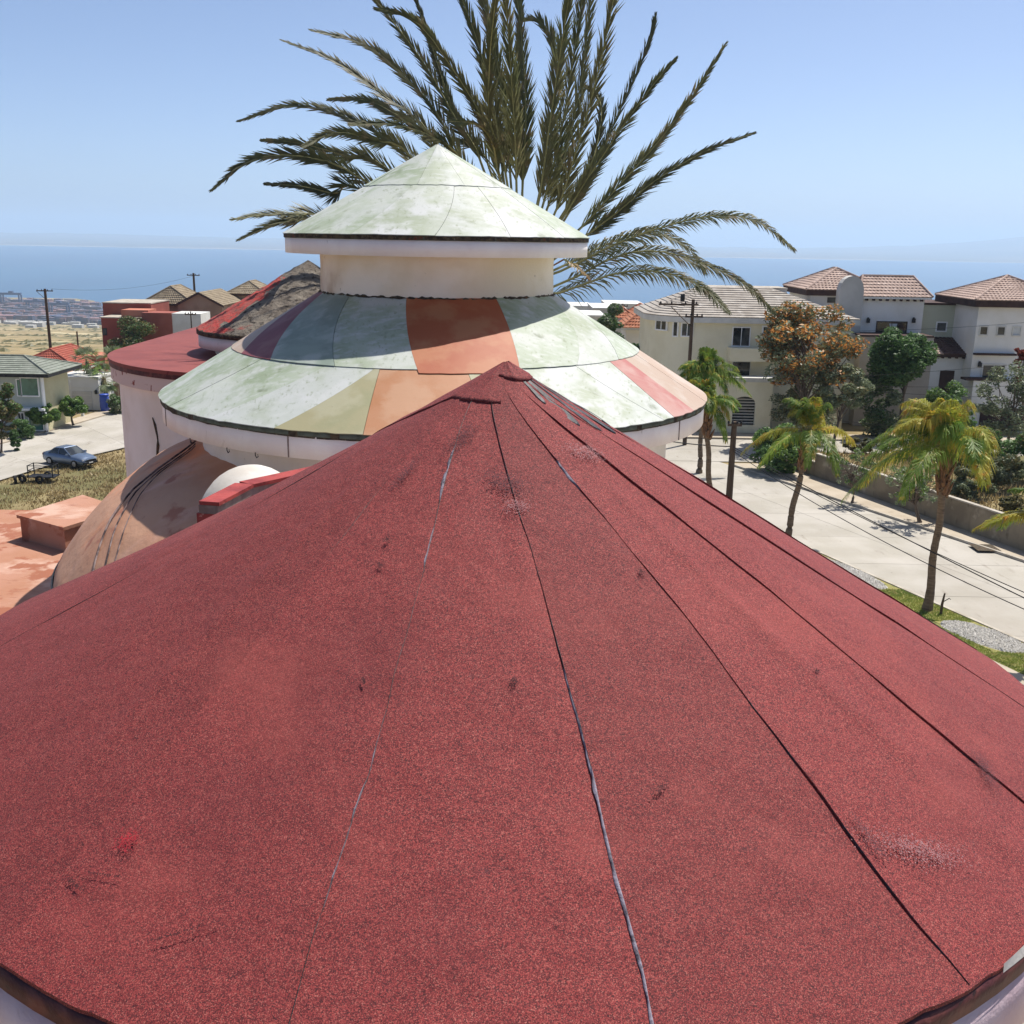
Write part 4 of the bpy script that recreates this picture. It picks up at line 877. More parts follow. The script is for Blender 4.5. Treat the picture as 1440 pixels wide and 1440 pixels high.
# vacant lot raised behind the wall
lot = [(wallx(y) + .22, y) for y in (29.3, 40, 50.1, 59.2, 65.8)]
raised('vacant_lot', lot, [(75, 29.3), (75, 40), (75, 50), (75, 59), (75, 66.2)], -.02, LZR, mt['earth'])
blades('dry_lot_grass', lambda r: (lambda y: (wallx(y) + .3 + r.uniform(0, 13), y))(r.uniform(44, 65.8)), 9000, .3, .05, mt['drygrass'], lambda x, y: LZR - .01, seed=9)
bw = thing('block_wall', (22.5, 57, 0), 'long low stained concrete block wall stepping down along the pavement', 'wall')
def wall_run(a, b, z0, z1, t=.2):
    a, b = Vector((*a, 0)), Vector((*b, 0)); d = (b - a).normalized(); n = Vector((-d.y, d.x, 0))
    q = [a, b, b - n * t, a - n * t]; fc = [(3, 2, 1, 0), (4, 5, 6, 7), (0, 1, 5, 4), (1, 2, 6, 5), (2, 3, 7, 6), (3, 0, 4, 7)]
    MB().add([Vector((p.x, p.y, z)) for z in (z0, z1) for p in q], fc).build('wall_panel', mt['block'], bw)
    q = [a + n * .03, b + n * .03, b - n * (t + .03), a - n * (t + .03)]; MB().add([Vector((p.x, p.y, z)) for z in (z1 + .001, z1 + .07) for p in q], fc).build('coping', mt['kerb'], bw)
wy = [29.3, 33.5, 38, 42, 46, 50.1, 54.5, 58.6, 62.2]
for a, b in zip(wy[:-1], wy[1:]): wall_run((wallx(a), a), (wallx(b), b - .02), .1, 1.5)
wall_run((wallx(62.22), 62.22), (wallx(65.8), 65.8), .1, .95)

# ================================================================== HOUSES
def tile_face(mb, A, B, Cc, D, course=.35, pitch=.3, lip=.05, barrel=.05):
    """roof face: eave A-B, top D-C (C may equal D); rows of lapped courses with rounded tiles"""
    A, B, Cc, D = map(Vector, (A, B, Cc, D)); e = (B - A); L = e.length; e.normalize(); up = ((D + Cc) / 2 - (A + B) / 2); up -= e * up.dot(e); H = up.length; up.normalize(); n = e.cross(up)
    if n.z < 0: n = -n
    rows = max(2, int(H / course))
    for i in range(rows):
        f0, f1 = i / rows, (i + 1) / rows; l0, r0 = A.lerp(D, f0), B.lerp(Cc, f0); l1, r1 = A.lerp(D, f1), B.lerp(Cc, f1)
        w_ = (r0 - l0).length; m = max(1, int(w_ / pitch * (2 if barrel else .5))); V = []; F = []
        for j in range(m + 1):
            u = j / m; o = barrel * (1 if j % 2 else 0) if barrel else 0
            V += [l0.lerp(r0, u) + n * (lip + o), l1.lerp(r1, u) + n * (.004 + o * .8), l0.lerp(r0, u) - n * .01]
        for j in range(m): k = 3 * j; F += [(k, k + 3, k + 4, k + 1), (k + 2, k + 5, k + 3, k)]
        mb.add(V, F)
def hip_roof(parent, x0, x1, y0, y1, z, h, mat, ridge=None, over=.5, barrel=.05, course=.35, fascia=None, fh=.25, pitch=.3, gable=None):
    x0 -= over; x1 += over; y0 -= over; y1 += over; w_, d = x1 - x0, y1 - y0; ins = ridge if ridge is not None else min(w_, d) / 2
    if w_ >= d: a, b = Vector((x0 + ins, (y0 + y1) / 2, z + h)), Vector((x1 - ins, (y0 + y1) / 2, z + h))
    else: a, b = Vector(((x0 + x1) / 2, y0 + ins, z + h)), Vector(((x0 + x1) / 2, y1 - ins, z + h))
    c = [Vector((x0, y0, z)), Vector((x1, y0, z)), Vector((x1, y1, z)), Vector((x0, y1, z))]; mb = MB(); kw = dict(barrel=barrel, course=course, pitch=pitch)
    if w_ >= d: faces = [(c[0], c[1], b, a), (c[1], c[2], b, b), (c[2], c[3], a, b), (c[3], c[0], a, a)]
    else: faces = [(c[0], c[1], a, a), (c[1], c[2], b, a), (c[2], c[3], b, b), (c[3], c[0], a, b)]
    for f in faces: tile_face(mb, *f, **kw)
    rf = MB(); rf.box(x0 + .03, x1 - .03, y0 + .03, y1 - .03, z - fh, z - .012); ro = rf.build('roof', fascia or mt['frame'], parent)
    o = mb.build('roof_tiles', mat, ro); o['kind'] = 'stuff'
    cp_ = MB()
    for s_, t_ in ((a, b), (c[0], a), (c[3], a if w_ >= d else b), (c[1], b if w_ >= d else a), (c[2], b)):
        if (s_ - t_).length > .05: cp_.tube([s_ + Vector((0, 0, .06)), t_ + Vector((0, 0, .06))], .1, 6)
    cp_.build('ridge_cap', mat, ro); return ro
def window(parent, x0, x1, z0, z1, y, axis='y', fr=.09, frame=None, pane=None, mull=1, sill=True, proud=.05):
    """window in a wall facing -Y at y (axis y) or facing -X at x=y (axis x)"""
    def bb(m, a0, a1, c0, c1, d0, d1): (m.box(a0, a1, y - d1, y - d0, c0, c1) if axis == 'y' else m.box(y - d1, y - d0, a0, a1, c0, c1))
    fm = MB(); bb(fm, x0 - fr, x0, z0 - fr, z1 + fr, 0, proud); bb(fm, x1, x1 + fr, z0 - fr, z1 + fr, 0, proud); bb(fm, x0, x1, z1, z1 + fr, 0, proud); bb(fm, x0, x1, z0 - fr, z0, 0, proud + (.05 if sill else 0))
    for k in range(1, mull + 1):
        if mull: q = x0 + (x1 - x0) * k / (mull + 1); bb(fm, q - .025, q + .025, z0, z1, .012, proud - .01)
    wn = fm.build('window', frame or mt['frame'], parent); pm = MB(); bb(pm, x0, x1, z0, z1, -.05, .01); pm.build('pane', pane or mt['glass'], wn); return wn
def X(px, py, Y): return at(px, py, Y).x
def Z(px, py, Y): return at(px, py, Y).z
def lamp(parent, px, py, y):
    p = at(px, py, y - .12); m = MB(); m.box(p.x - .05, p.x + .05, y - .14, y, p.z + .12, p.z + .2); m.box(p.x - .11, p.x + .11, y - .25, y - .03, p.z - .22, p.z + .12); m.build('wall_lantern', mt['iron'], parent)

# ---- white villa
YM = 84.0
hv = thing('white_villa', (34, 84, 0), 'large white stucco villa with hipped clay-tile roofs, balconies and garage', 'house')
def wallbox(parent, x0, x1, y0, y1, z0, z1, mat, name='wall'): return MB().box(x0, x1, y0, y1, z0, z1).build(name, mat, parent)
# main block with balcony
mx0, mx1 = X(1206, 450, YM), X(1297, 450, YM); mz = Z(1250, 419, YM)
wallbox(hv, mx0, mx1, YM, YM + 7, 0, mz, mt['offwhite'])
hip_roof(hv, mx0 + .2, mx1, YM, YM + 3.6, mz + .1, 1.5, mt['tile_pink'], ridge=.9, over=.45, fascia=mt['offwhite'], fh=.16)
bm = MB()
for k in range(9): x = mx0 + .5 + k * (mx1 - mx0 - .8) / 8; bm.box(x - .06, x + .06, YM - .4, YM, mz - .22, mz - .07)
bm.build('rafter_ends', mt['brownwood'], hv)
w1 = window(hv, X(1232, 470, YM), X(1273, 470, YM), Z(1250, 475, YM), Z(1250, 453, YM), YM, mull=1, frame=mt['brownwood'], fr=.07)
MB().add([(X(1250, 455, YM), YM - .02, Z(1250, 455, YM)), (X(1262, 455, YM), YM - .02, Z(1250, 455, YM)), (X(1258, 466, YM), YM - .02, Z(1250, 468, YM)), (X(1255, 466, YM), YM - .02, Z(1250, 468, YM))], [(3, 2, 1, 0)]).build('curtain', mt['curtain'], w1)
lamp(hv, 1221, 450, YM); lamp(hv, 1285, 450, YM)
yb = YM - 2.6
wallbox(hv, X(1210, 490, yb), X(1312, 490, yb), yb, YM - .01, 0, Z(1260, 474, yb), mt['taupe'], 'balcony')
wallbox(hv, X(1209, 474, yb), X(1313, 474, yb), yb - .06, YM - .02, Z(1260, 474, yb) + .002, Z(1260, 472, yb) + .02, mt['brownwood'], 'balcony_rail')
wallbox(hv, X(1184, 490, YM - 1.5), X(1210, 490, YM - 1.5) - .02, YM - 1.5, YM + 2, 0, Z(1200, 470, YM - 1.5), mt['greywall'])
# shouldered chimney gable
gx0, gx1 = X(1179, 430, YM - .6), X(1213, 430, YM - .6); gz = Z(1195, 388, YM - .6); gs = Z(1195, 405, YM - .6); gy = YM - .6
prf = [(gx0, 3), (gx1, 3), (gx1, gs - .4)] + [(gx0 + (gx1 - gx0) * (.5 + .5 * math.cos(q)) if True else 0, gs - .4 + (gz - gs + .4) * math.sin(q) ** .8) for q in np.linspace(.18, pi - .18, 9)] + [(gx0, gs - .4)]
k = len(prf); MB().add([(x, gy, z) for x, z in prf] + [(x, gy + .9, z) for x, z in prf], [tuple(range(k)), tuple(range(2 * k - 1, k - 1, -1))] + [(i, i + k, (i + 1) % k + k, (i + 1) % k) for i in range(k)]).build('gable_wall', mt['greywall'], hv)
# rear left wing
yw = YM + 1.5; lx0, lx1 = X(1139, 420, yw), X(1215, 420, yw); lz = Z(1160, 411, yw)
wallbox(hv, lx0, lx1 + 1, yw, yw + 6.5, 0, lz, mt['offwhite'])
hip_roof(hv, lx0, lx1 + 1.2, yw, yw + 6.5, lz + .2, 1.6, mt['tile_pink'], over=.5, fascia=mt['brownwood'], fh=.45)
window(hv, X(1164, 422, yw), X(1178, 422, yw), Z(1170, 425, yw), Z(1170, 419, yw), yw, mull=0, sill=False, frame=mt['brownwood'], fr=.04)
# recessed sage link
ys = YM + .8; sx0, sx1 = mx1 + .01, X(1352, 450, ys)
wallbox(hv, sx0, sx1, ys, ys + 5, 0, Z(1325, 429, ys), mt['sage'])
wallbox(hv, sx0, sx1, ys - .08, ys + 5.05, Z(1325, 429, ys) + .002, Z(1325, 426, ys), mt['brownwood'], 'parapet_cap')
window(hv, X(1317.5, 460, ys), X(1330, 460, ys), Z(1324, 465, ys), Z(1324, 454, ys), ys, mull=0, frame=mt['whiteframe'], fr=.1)
# right tower block
yt = 80.5; rx0 = X(1373, 460, yt); rx1 = rx0 + 6.8; rz = Z(1400, 427, yt)
wallbox(hv, rx0, rx1, yt, yt + 6.8, 0, rz, mt['offwhite'])
hip_roof(hv, rx0, rx1, yt, yt + 6.8, rz + .25, 1.7, mt['tile_pink'], over=.55, fascia=mt['brownwood'], fh=.5)
for a_ in (1378.5, 1403, 1425): window(hv, X(a_, 465, yt), X(a_ + 9.5, 465, yt), Z(1400, 470.5, yt), Z(1400, 460, yt), yt, mull=0, frame=mt['frame'], fr=.1, pane=mt['curtain'] if a_ == 1425 else mt['glass'])
wallbox(hv, X(1372, 500, yt - .5), X(1430, 500, yt - .5), yt - .5, yt - .005, Z(1400, 500, yt - .5), Z(1400, 497.5, yt - .5), mt['brownwood'], 'canopy')
window(hv, X(1382, 520, yt), X(1412, 520, yt), Z(1397, 532, yt), Z(1397, 514, yt), yt, mull=1, frame=mt['frame'], fr=.14)
wallbox(hv, X(1358, 535, yt - 1), X(1416, 535, yt - 1), yt - 1, yt - .006, Z(1390, 535.5, yt - 1), Z(1390, 532.5, yt - 1), mt['brownwood'], 'balcony_slab')
wallbox(hv, X(1366, 560, yt - .9), rx1 - .2, yt - .9, yt - .007, 0, Z(1390, 535.7, yt - .9), mt['offwhite'], 'lower_wall')
lamp(hv, 1378, 512, yt); lamp(hv, 1369, 573, yt - .9)
gdx0, gdx1 = X(1377, 590, yt - .9), X(1450, 590, yt - .9); gd = wallbox(hv, gdx0, gdx1, yt - .95, yt - .9 - .002, .1, Z(1400, 574, yt - .9), mt['brownwood'], 'garage_door')
for k in range(1, 5): z_ = .1 + k * (Z(1400, 574, yt - .9) - .1) / 5; MB().box(gdx0, gdx1, yt - .97, yt - .951, z_ - .02, z_ + .02).build('door_rib', mt['iron'], gd)
# entrance porch with lean-to tiles
yp = YM - 2.0; px0, px1 = X(1309, 505, yp), X(1366, 505, yp) - .4
wallbox(hv, px0, px1, yp, ys - .01, 0, Z(1335, 502, yp), mt['offwhite'], 'porch_wall')
mb = MB(); pr = MB().box(px0 - .1, px1, yp - .3, ys - .02, Z(1335, 502, yp) + .002, Z(1335, 500, yp) + .1).build('porch_roof', mt['brownwood'], hv)
zt = Z(1335, 500, yp) + .12; xm = px0 + (px1 - px0) * .3
tile_face(mb, (xm, yp - .35, zt), (px1, yp - .35, zt), (px1, ys - .03, zt + 1.05), (xm, ys - .03, zt + 1.05)); o = mb.build('roof_tiles', mt['tile_dark'], pr); o['kind'] = 'stuff'
mb = MB(); tile_face(mb, (px0 - .1, yp - .35, zt), (xm, yp - .35, zt), (xm, yp + 1.0, zt + .5), (px0 - .1, yp + 1.0, zt + .5)); o = mb.build('roof_tiles', mt['tile_pink'], pr); o['kind'] = 'stuff'
wallbox(hv, X(1320, 540, yp), X(1340, 540, yp), yp - .04, yp - .002, .1, Z(1330, 521, yp), mt['brownwood'], 'door')
bm = MB()
for k in range(5): x = px0 + .3 + k * (px1 - px0 - .6) / 4; bm.box(x - .07, x + .07, yp - .3, yp, zt - .32, zt - .2)
bm.build('rafter_ends', mt['brownwood'], hv)

# ---- cream house with the curved corner
YC = 79.0
hc = thing('cream_house', (14, 82, 0), 'cream house with curved corner, pale grey tiled roof and arched porch', 'house')
cx0, cx1 = X(975, 470, YC), X(1196, 470, YC); cz = Z(1080, 455, YC); rad = 3.0
ol = [(cx1, YC), (cx1, YC + 9)] + [(cx0 - rad, YC + 9)] + [(cx0 - rad * math.sin(q), YC + rad - rad * math.cos(q)) for q in np.linspace(pi / 2, 0, 14)]
k = len(ol); MB().add([(x, y, 0) for x, y in ol] + [(x, y, cz) for x, y in ol], [(i, i + k, (i + 1) % k + k, (i + 1) % k) for i in range(k)] + [tuple(range(2 * k - 1, k - 1, -1))]).build('wall', mt['cream'], hc)
ov = [(x + (.5 if x > cx0 + 1 else 0), y + (.5 if y > YC + 8 else -.5 if y < YC + .01 else 0)) for x, y in ol]
ov = [(cx1 + .5, YC - .5), (cx1 + .5, YC + 9.5), (cx0 - rad - .5, YC + 9.5)] + [(cx0 - (rad + .5) * math.sin(q), YC + rad - (rad + .5) * math.cos(q)) for q in np.linspace(pi / 2, 0, 14)]
ro = MB().add([(x, y, cz + .001) for x, y in ov] + [(x, y, cz + .4) for x, y in ov], [(i, i + k, (i + 1) % k + k, (i + 1) % k) for i in range(k)] + [tuple(range(2 * k - 1, k - 1, -1)), tuple(range(k))]).build('roof', mt['frame'], hc)
ra, rb = Vector((cx0 + 1.2, YC + 5.2, cz + 2.45)), Vector((cx1 - 5.2, YC + 5.2, cz + 2.45)); zc_ = cz + .42
mb = MB(); kw = dict(barrel=0, course=.42, lip=.06, pitch=1.2)
tile_face(mb, (cx0, YC - .5, zc_), (cx1 + .5, YC - .5, zc_), rb, ra, **kw); tile_face(mb, (cx1 + .5, YC - .5, zc_), (cx1 + .5, YC + 9.5, zc_), rb, rb, **kw); tile_face(mb, (cx1 + .5, YC + 9.5, zc_), (cx0 - rad - .5, YC + 9.5, zc_), ra, rb, **kw)
tile_face(mb, (cx0 - rad - .5, YC + 9.5, zc_), (cx0 - rad - .5, YC + rad, zc_), ra, ra, **kw)
arc = [(cx0 - (rad + .5) * math.sin(q), YC + rad - (rad + .5) * math.cos(q), zc_) for q in np.linspace(pi / 2, 0, 9)]
for p_, q_ in zip(arc[:-1], arc[1:]): tile_face(mb, p_, q_, ra, ra, **kw)
o = mb.build('roof_tiles', mt['tile_grey'], ro); o['kind'] = 'stuff'
yk = YC + 5.6; wallbox(hc, X(1000, 415, yk), X(1106, 415, yk), yk, yk + 3, cz + 1.4, Z(1050, 406, yk), mt['greywall'], 'roof_parapet'); wallbox(hc, X(1000, 415, yk) - .05, X(1106, 415, yk) + .05, yk - .05, yk + 3.05, Z(1050, 406, yk) + .001, Z(1050, 404, yk), mt['kerb'], 'parapet_cap')
window(hc, X(1031, 470, YC), X(1054, 470, YC), Z(1042, 486, YC), Z(1042, 461, YC), YC, mull=1, frame=mt['whiteframe'], fr=.08)
window(hc, X(1073.5, 465, YC), X(1082, 465, YC), Z(1078, 469, YC), Z(1078, 460, YC), YC, mull=0, frame=mt['whiteframe'], fr=.12)
window(hc, X(1030, 520, YC), X(1054, 520, YC), Z(1042, 531, YC), Z(1042, 509, YC), YC, mull=0, frame=mt['frame'], fr=.05, pane=mt['glass'])
def curved_window(q, dz0, dz1, wdt, mull):
    """window set on the curved corner at angle q"""
    c = Vector((cx0 - rad * math.sin(q), YC + rad - rad * math.cos(q), 0)); M_ = Matrix.Translation(c) @ Matrix.Rotation(-q, 4, 'Z'); h_ = wdt / 2; fm = MB()
    for a in ((-h_ - .1, -h_, -.1, .04, dz0 - .1, dz1 + .1), (h_, h_ + .1, -.1, .04, dz0 - .1, dz1 + .1), (-h_, h_, -.1, .04, dz1, dz1 + .1), (-h_, h_, -.12, .04, dz0 - .1, dz0)): fm.box(*a, M_)
    if mull: fm.box(-.03, .03, -.08, .04, dz0, dz1, M_)
    wn = fm.build('window', mt['whiteframe'], hc); MB().box(-h_, h_, -.04, .05, dz0, dz1, M_).build('pane', mt['glass'], wn)
curved_window(.86, Z(927, 463, YC + 1), Z(927, 448, YC + 1), 1.0, 1); curved_window(.45, Z(950, 472, YC + .3), Z(950, 453, YC + .3), .28, 0); curved_window(.16, Z(963, 472, YC), Z(963, 455, YC), .75, 1)
wallbox(hc, X(1028, 500, YC) - .3, X(1090, 500, YC), YC - 1.2, YC - .01, Z(1050, 508, YC - 1), Z(1050, 488, YC - 1) - .1, mt['cream'], 'balcony')
yq = YC - 2.4; qx0, qx1 = X(1000, 560, yq), X(1086, 560, yq); qz = Z(1040, 537, yq)
# porch wall with a real arched opening
ax0, ax1, az0, az1 = X(1030, 580, yq), X(1062, 580, yq), Z(1046, 598, yq), Z(1046, 568, yq); ar = .55
arch = [(ax0 + (ax1 - ax0) * (.5 - .5 * math.cos(q)), az1 + ar * math.sin(q)) for q in np.linspace(0, pi, 11)]
pm_ = MB(); fy, by = yq, yq + .3
cols = [(qx0, None), (ax0, az1)] ; V = []; F = []
pm_.box(qx0, ax0, fy, by, 0, qz); pm_.box(ax1, qx1, fy, by, 0, qz); pm_.box(ax0, ax1, fy, by, 0, az0)
for (xa, za), (xb, zb) in zip(arch[:-1], arch[1:]): pm_.add([(xa, fy, za), (xb, fy, zb), (xb, fy, qz), (xa, fy, qz), (xa, by, za), (xb, by, zb), (xb, by, qz), (xa, by, qz)], [(0, 1, 2, 3), (7, 6, 5, 4), (0, 4, 5, 1), (3, 2, 6, 7)])
pm_.build('porch_wall', mt['cream'], hc)
wallbox(hc, qx0 - .1, qx1 + .15, yq - .12, YC - 1.21, qz + .001, qz + .32, mt['frame'], 'porch_cornice')
wn = MB()
for k in range(9): z_ = az0 + .1 + k * (az1 + ar * .7 - az0) / 9; wn.box(ax0, ax1, yq + .32, yq + .36, z_, z_ + .07)
wn.build('louvre_shutter', mt['greywall'], hc); wallbox(hc, ax0 - .2, ax1 + .2, yq + .4, yq + .5, az0 - .1, az1 + ar + .2, mt['glass'], 'arch_pane')
yg = YC - .3
for k in range(7): x = X(985, 590, yg) + k * .3; MB().box(x - .03, x + .03, yg - .05, yg, .1, 2.2).build('gate_bar', mt['frame'], hc)

# ---- orange-tiled cottage, far flat roofs
ht = thing('tiled_cottage', (16, 112, -2), 'small cottage with bright terracotta tile roof between the tower and the cream house', 'house')
yo = 104; ox0, ox1 = X(880, 470, yo), X(938, 470, yo); oz = Z(900, 462, yo); wallbox(ht, ox0, ox1, yo, yo + 8, -1, oz, mt['offwhite']); hip_roof(ht, ox0, ox1, yo, yo + 8, oz + .1, 1.9, mt['tile_terracotta'], over=.5, ridge=2.0, barrel=.06)
yo2 = 109; hip_roof(ht, X(866, 440, yo2), X(890, 440, yo2), yo2, yo2 + 4, Z(880, 447, yo2), .9, mt['tile_terracotta'], over=.3)
wallbox(ht, X(866, 440, yo2), X(890, 440, yo2), yo2, yo2 + 4, -1, Z(880, 447, yo2) - .26, mt['offwhite'])
def flat_house(px0, px1, pt, Y, dep, mat, label, z0, par=.4, wins=0):
    x0, x1 = X(px0, pt, Y), X(px1, pt, Y); z1 = Z((px0 + px1) / 2, pt, Y); t = thing('flat_roofed_house', ((x0 + x1) / 2, Y, z0), label, 'house')
    wallbox(t, x0, x1, Y, Y + dep, z0, z1 - .25, mat); wallbox(t, x0 - .12, x1 + .12, Y - .12, Y + dep + .12, z1 - .249, z1, mt['whitewall'], 'roof')
    for k in range(wins): a = x0 + (x1 - x0) * (k + .3) / wins; window(t, a, a + (x1 - x0) / wins * .4, z1 - 2.6, z1 - 1.2, Y, mull=0)
    return t
flat_house(800, 832, 430, 210, 12, mt['whitewall'], 'far white flat-roofed house seen right beside the patchwork roof', -14, wins=2)
flat_house(834, 880, 433, 190, 14, mt['greywall'], 'far grey-white flat-roofed house behind the terracotta cottage', -13, wins=3)
flat_house(852, 905, 427, 260, 14, mt['whitewall'], 'farthest pale flat-roofed house on the skyline left of the cream house', -18, wins=4)
flat_house(802, 850, 443, 150, 10, mt['greywall'], 'low grey house below the far white flat roofs', -10, wins=2)
bush('garden_tree', 858, 480, 98, 50, 50, 'dark feathery tree between the patchwork roof and the terracotta cottage', [('leaf_green', .8), ('leaf_grey', .4)], 61, 2600, .14, cat='tree', z=-1)
bush('garden_tree', 905, 525, 88, 52, 56, 'dark green dense tree against the side of the cream house', [('leaf_green', 1)], 62, 3000, .14, cat='tree', z=-1)

# ================================================================== LEFT-HAND HOUSES (lower street)
# ---- grey-green house
ha = thing('grey_green_house', (-50, 96, -4), 'two-storey grey-green house with hipped sage tile roof and wide picture window', 'house')
ya = 93.0; ax_0, ax_1 = -62.0, X(60, 560, ya); az_ = Z(30, 528, ya)
wallbox(ha, ax_0, ax_1, ya, ya + 5.6, -4, az_, mt['greygreen'])
hip_roof(ha, ax_0, ax_1 + .2, ya, ya + 5.6, az_ + .25, 1.15, mt['tile_sage'], over=.9, barrel=0, course=.4, fascia=mt['iron'], fh=.3)
window(ha, X(30, 540, ya), X(53, 540, ya), Z(40, 556, ya), Z(40, 532, ya), ya, mull=0, frame=mt['whiteframe'], fr=.12, pane=mt['greenglass']); window(ha, X(24, 540, ya), X(28, 540, ya), Z(26, 556, ya), Z(26, 534, ya), ya, mull=0, frame=mt['whiteframe'], fr=.08, pane=mt['greenglass'])
wallbox(ha, X(22, 575, ya - .5), ax_1 + .4, ya - .8, ya - .005, Z(40, 577, ya - .5), Z(40, 574, ya - .5), mt['whiteframe'], 'ledge')
window(ha, X(26, 590, ya), X(34, 590, ya), -3.6, Z(30, 581, ya), ya, mull=1, frame=mt['whiteframe'], fr=.08); window(ha, X(41, 590, ya), X(60, 590, ya), -3.7, Z(50, 579, ya), ya, mull=0, frame=mt['whiteframe'], fr=.08, pane=mt['greenglass'])
wallbox(ha, ax_1 - .02, ax_1 + .03, ya + .4, ya + 5.62, -4, az_, mt['paleyellow'], 'side_wall'); wallbox(ha, ax_1 - .04, ax_1 + .08, ya - .03, ya + .39, -4, az_, mt['whiteframe'], 'lit_corner')  # white strip at the front corner paints in the sunlight falling on it
fn = thing('street_fence', (-43.6, 92, -4), 'low dark metal fence with white posts before the grey-green house', 'fence')
for k in range(7):
    u = k / 6; p = Vector((-46.1, 88.5, LZ + .1)).lerp(Vector((-42.6, 101.5, LZ + .1)), u); MB().box(p.x - .12, p.x + .12, p.y - .12, p.y + .12, p.z, p.z + 1.45).build('post', mt['whitewall'], fn)
    if k < 6:
        q = Vector((-46.1, 88.5, LZ + .1)).lerp(Vector((-42.6, 101.5, LZ + .1)), (k + 1) / 6)
        for h_ in (.35, .7, 1.05): MB().tube([p + Vector((0, .12, h_)), q + Vector((0, -.12, h_))], .03, 4).build('rail', mt['iron'], fn)
# ---- garage
hg = thing('garage', (-43, 107, -4), 'white garage with grey door and flat pale roof beside the blue barrel', 'garage')
yg = 106.0; wallbox(hg, X(84, 560, yg), X(140, 560, yg), yg, yg + 4, -4, Z(110, 532, yg), mt['whitewall']); wallbox(hg, X(83, 560, yg), X(141, 560, yg), yg - .1, yg + 4.1, Z(110, 532, yg) + .001, Z(110, 529.5, yg), mt['frame'], 'roof')
gd = wallbox(hg, X(103, 565, yg), X(130, 565, yg), yg - .06, yg - .003, -3.95, Z(115, 550, yg), mt['greywall'], 'garage_door')
for k in range(1, 4): z_ = -3.95 + k * .75; MB().box(X(103, 565, yg), X(130, 565, yg), yg - .075, yg - .061, z_ - .02, z_ + .02).build('door_rib', mt['frame'], gd)
lamp(hg, 135, 551, yg)
MB().tube([(X(100, 560, yg - .3), yg - .3, -4), (X(100, 560, yg - .3), yg - .3, Z(100, 534, yg))], .06, 6).build('downpipe', mt['frame'], hg)
bb_ = atz(148, 578, -3.9); bn = thing('blue_barrel', (bb_.x, bb_.y, -3.95), 'bright blue plastic barrel standing beside the garage', 'barrel')
MB().lathe([(.01, -3.95), (.42, -3.95), (.45, -3.5), (.47, -3.3), (.45, -3.1), (.47, -2.9), (.45, -2.5), (.42, -2.2), (.01, -2.2)], (bb_.x, bb_.y), 20).build('body', mt['blue_plastic'], bn, True)
MB().lathe([(.44, -2.26), (.48, -2.25), (.48, -2.17), (.01, -2.16)], (bb_.x, bb_.y), 20).build('lid', mt['blue_plastic'], bn, True)
# ---- red tiled house
hr = thing('red_tiled_house', (-50, 122, -6), 'low house with bright orange-red tile roof behind the garage', 'house')
yh = 116; hx0, hx1 = X(22, 530, yh), X(108, 530, yh); hz = Z(70, 519, yh)
wallbox(hr, hx0, hx1, yh, yh + 9, -6, hz, mt['peachwall']); hip_roof(hr, hx0, hx1, yh, yh + 9, hz + .1, 1.9, mt['tile_red'], over=.5, ridge=2.2)
gx = X(60, 500, yh + 8); wallbox(hr, X(110, 510, yh + 5), X(148, 510, yh + 5), yh + 5, yh + 9, -6, Z(128, 500, yh + 5), mt['peachwall'], 'side_wing')
yq2 = yh - 3; qa, qb = X(58, 535, yq2), X(98, 535, yq2); wallbox(hr, qa, qb, yq2, yh - .01, -6, Z(80, 530, yq2), mt['brownwall'], 'front_wing')
MB().add([(qa - .2, yq2 - .2, Z(80, 530, yq2)), ((qa + qb) / 2, yq2 - .2, Z(80, 519, yq2)), (qb + .2, yq2 - .2, Z(80, 530, yq2)), (qa - .2, yh, Z(80, 530, yq2)), ((qa + qb) / 2, yh, Z(80, 519, yq2)), (qb + .2, yh, Z(80, 530, yq2))], [(0, 2, 1), (0, 1, 4, 3), (1, 2, 5, 4)]).build('gable', mt['brownwall'], hr)
# ---- brick-pink block house
hk = thing('pink_block_house', (-48, 132, -7), 'stepped brick-pink flat-roofed house with white terrace parapet', 'house')
yk = 128
def pbox(px0, px1, pt, Y, dep, mat, name='wall', z0=-8): return wallbox(hk, X(px0, pt, Y), X(px1, pt, Y), Y, Y + dep, z0, Z((px0 + px1) / 2, pt, Y), mat, name)
pbox(142, 230, 448, yk, 10, mt['pinkwall']); pbox(144, 212, 427, yk + 4, 7, mt['pinkwall'], 'upper_wall'); pbox(170, 208, 436, yk + .6, 3, mt['peachwall'], 'stair_wall'); pbox(199, 241, 440, yk - .5, 3, mt['pinkwall'], 'terrace_wall'); pbox(241, 282, 441, yk - .4, 4, mt['whitewall'], 'white_parapet')
window(hk, X(145, 468, yk), X(150, 468, yk), Z(147, 471, yk), Z(147, 462, yk), yk, mull=0, frame=mt['iron'], fr=.05)
wallbox(hk, X(141, 448, yk) - .1, X(200, 448, yk), yk - .1, yk + 4, Z(186, 448, yk) + .002, Z(186, 446.5, yk), mt['kerb'], 'terrace_coping'); wallbox(hk, X(143.5, 427, yk + 4), X(212.5, 427, yk + 4), yk + 3.92, yk + 11.1, Z(178, 427, yk + 4) + .002, Z(178, 425.5, yk + 4), mt['kerb'], 'roof_coping')
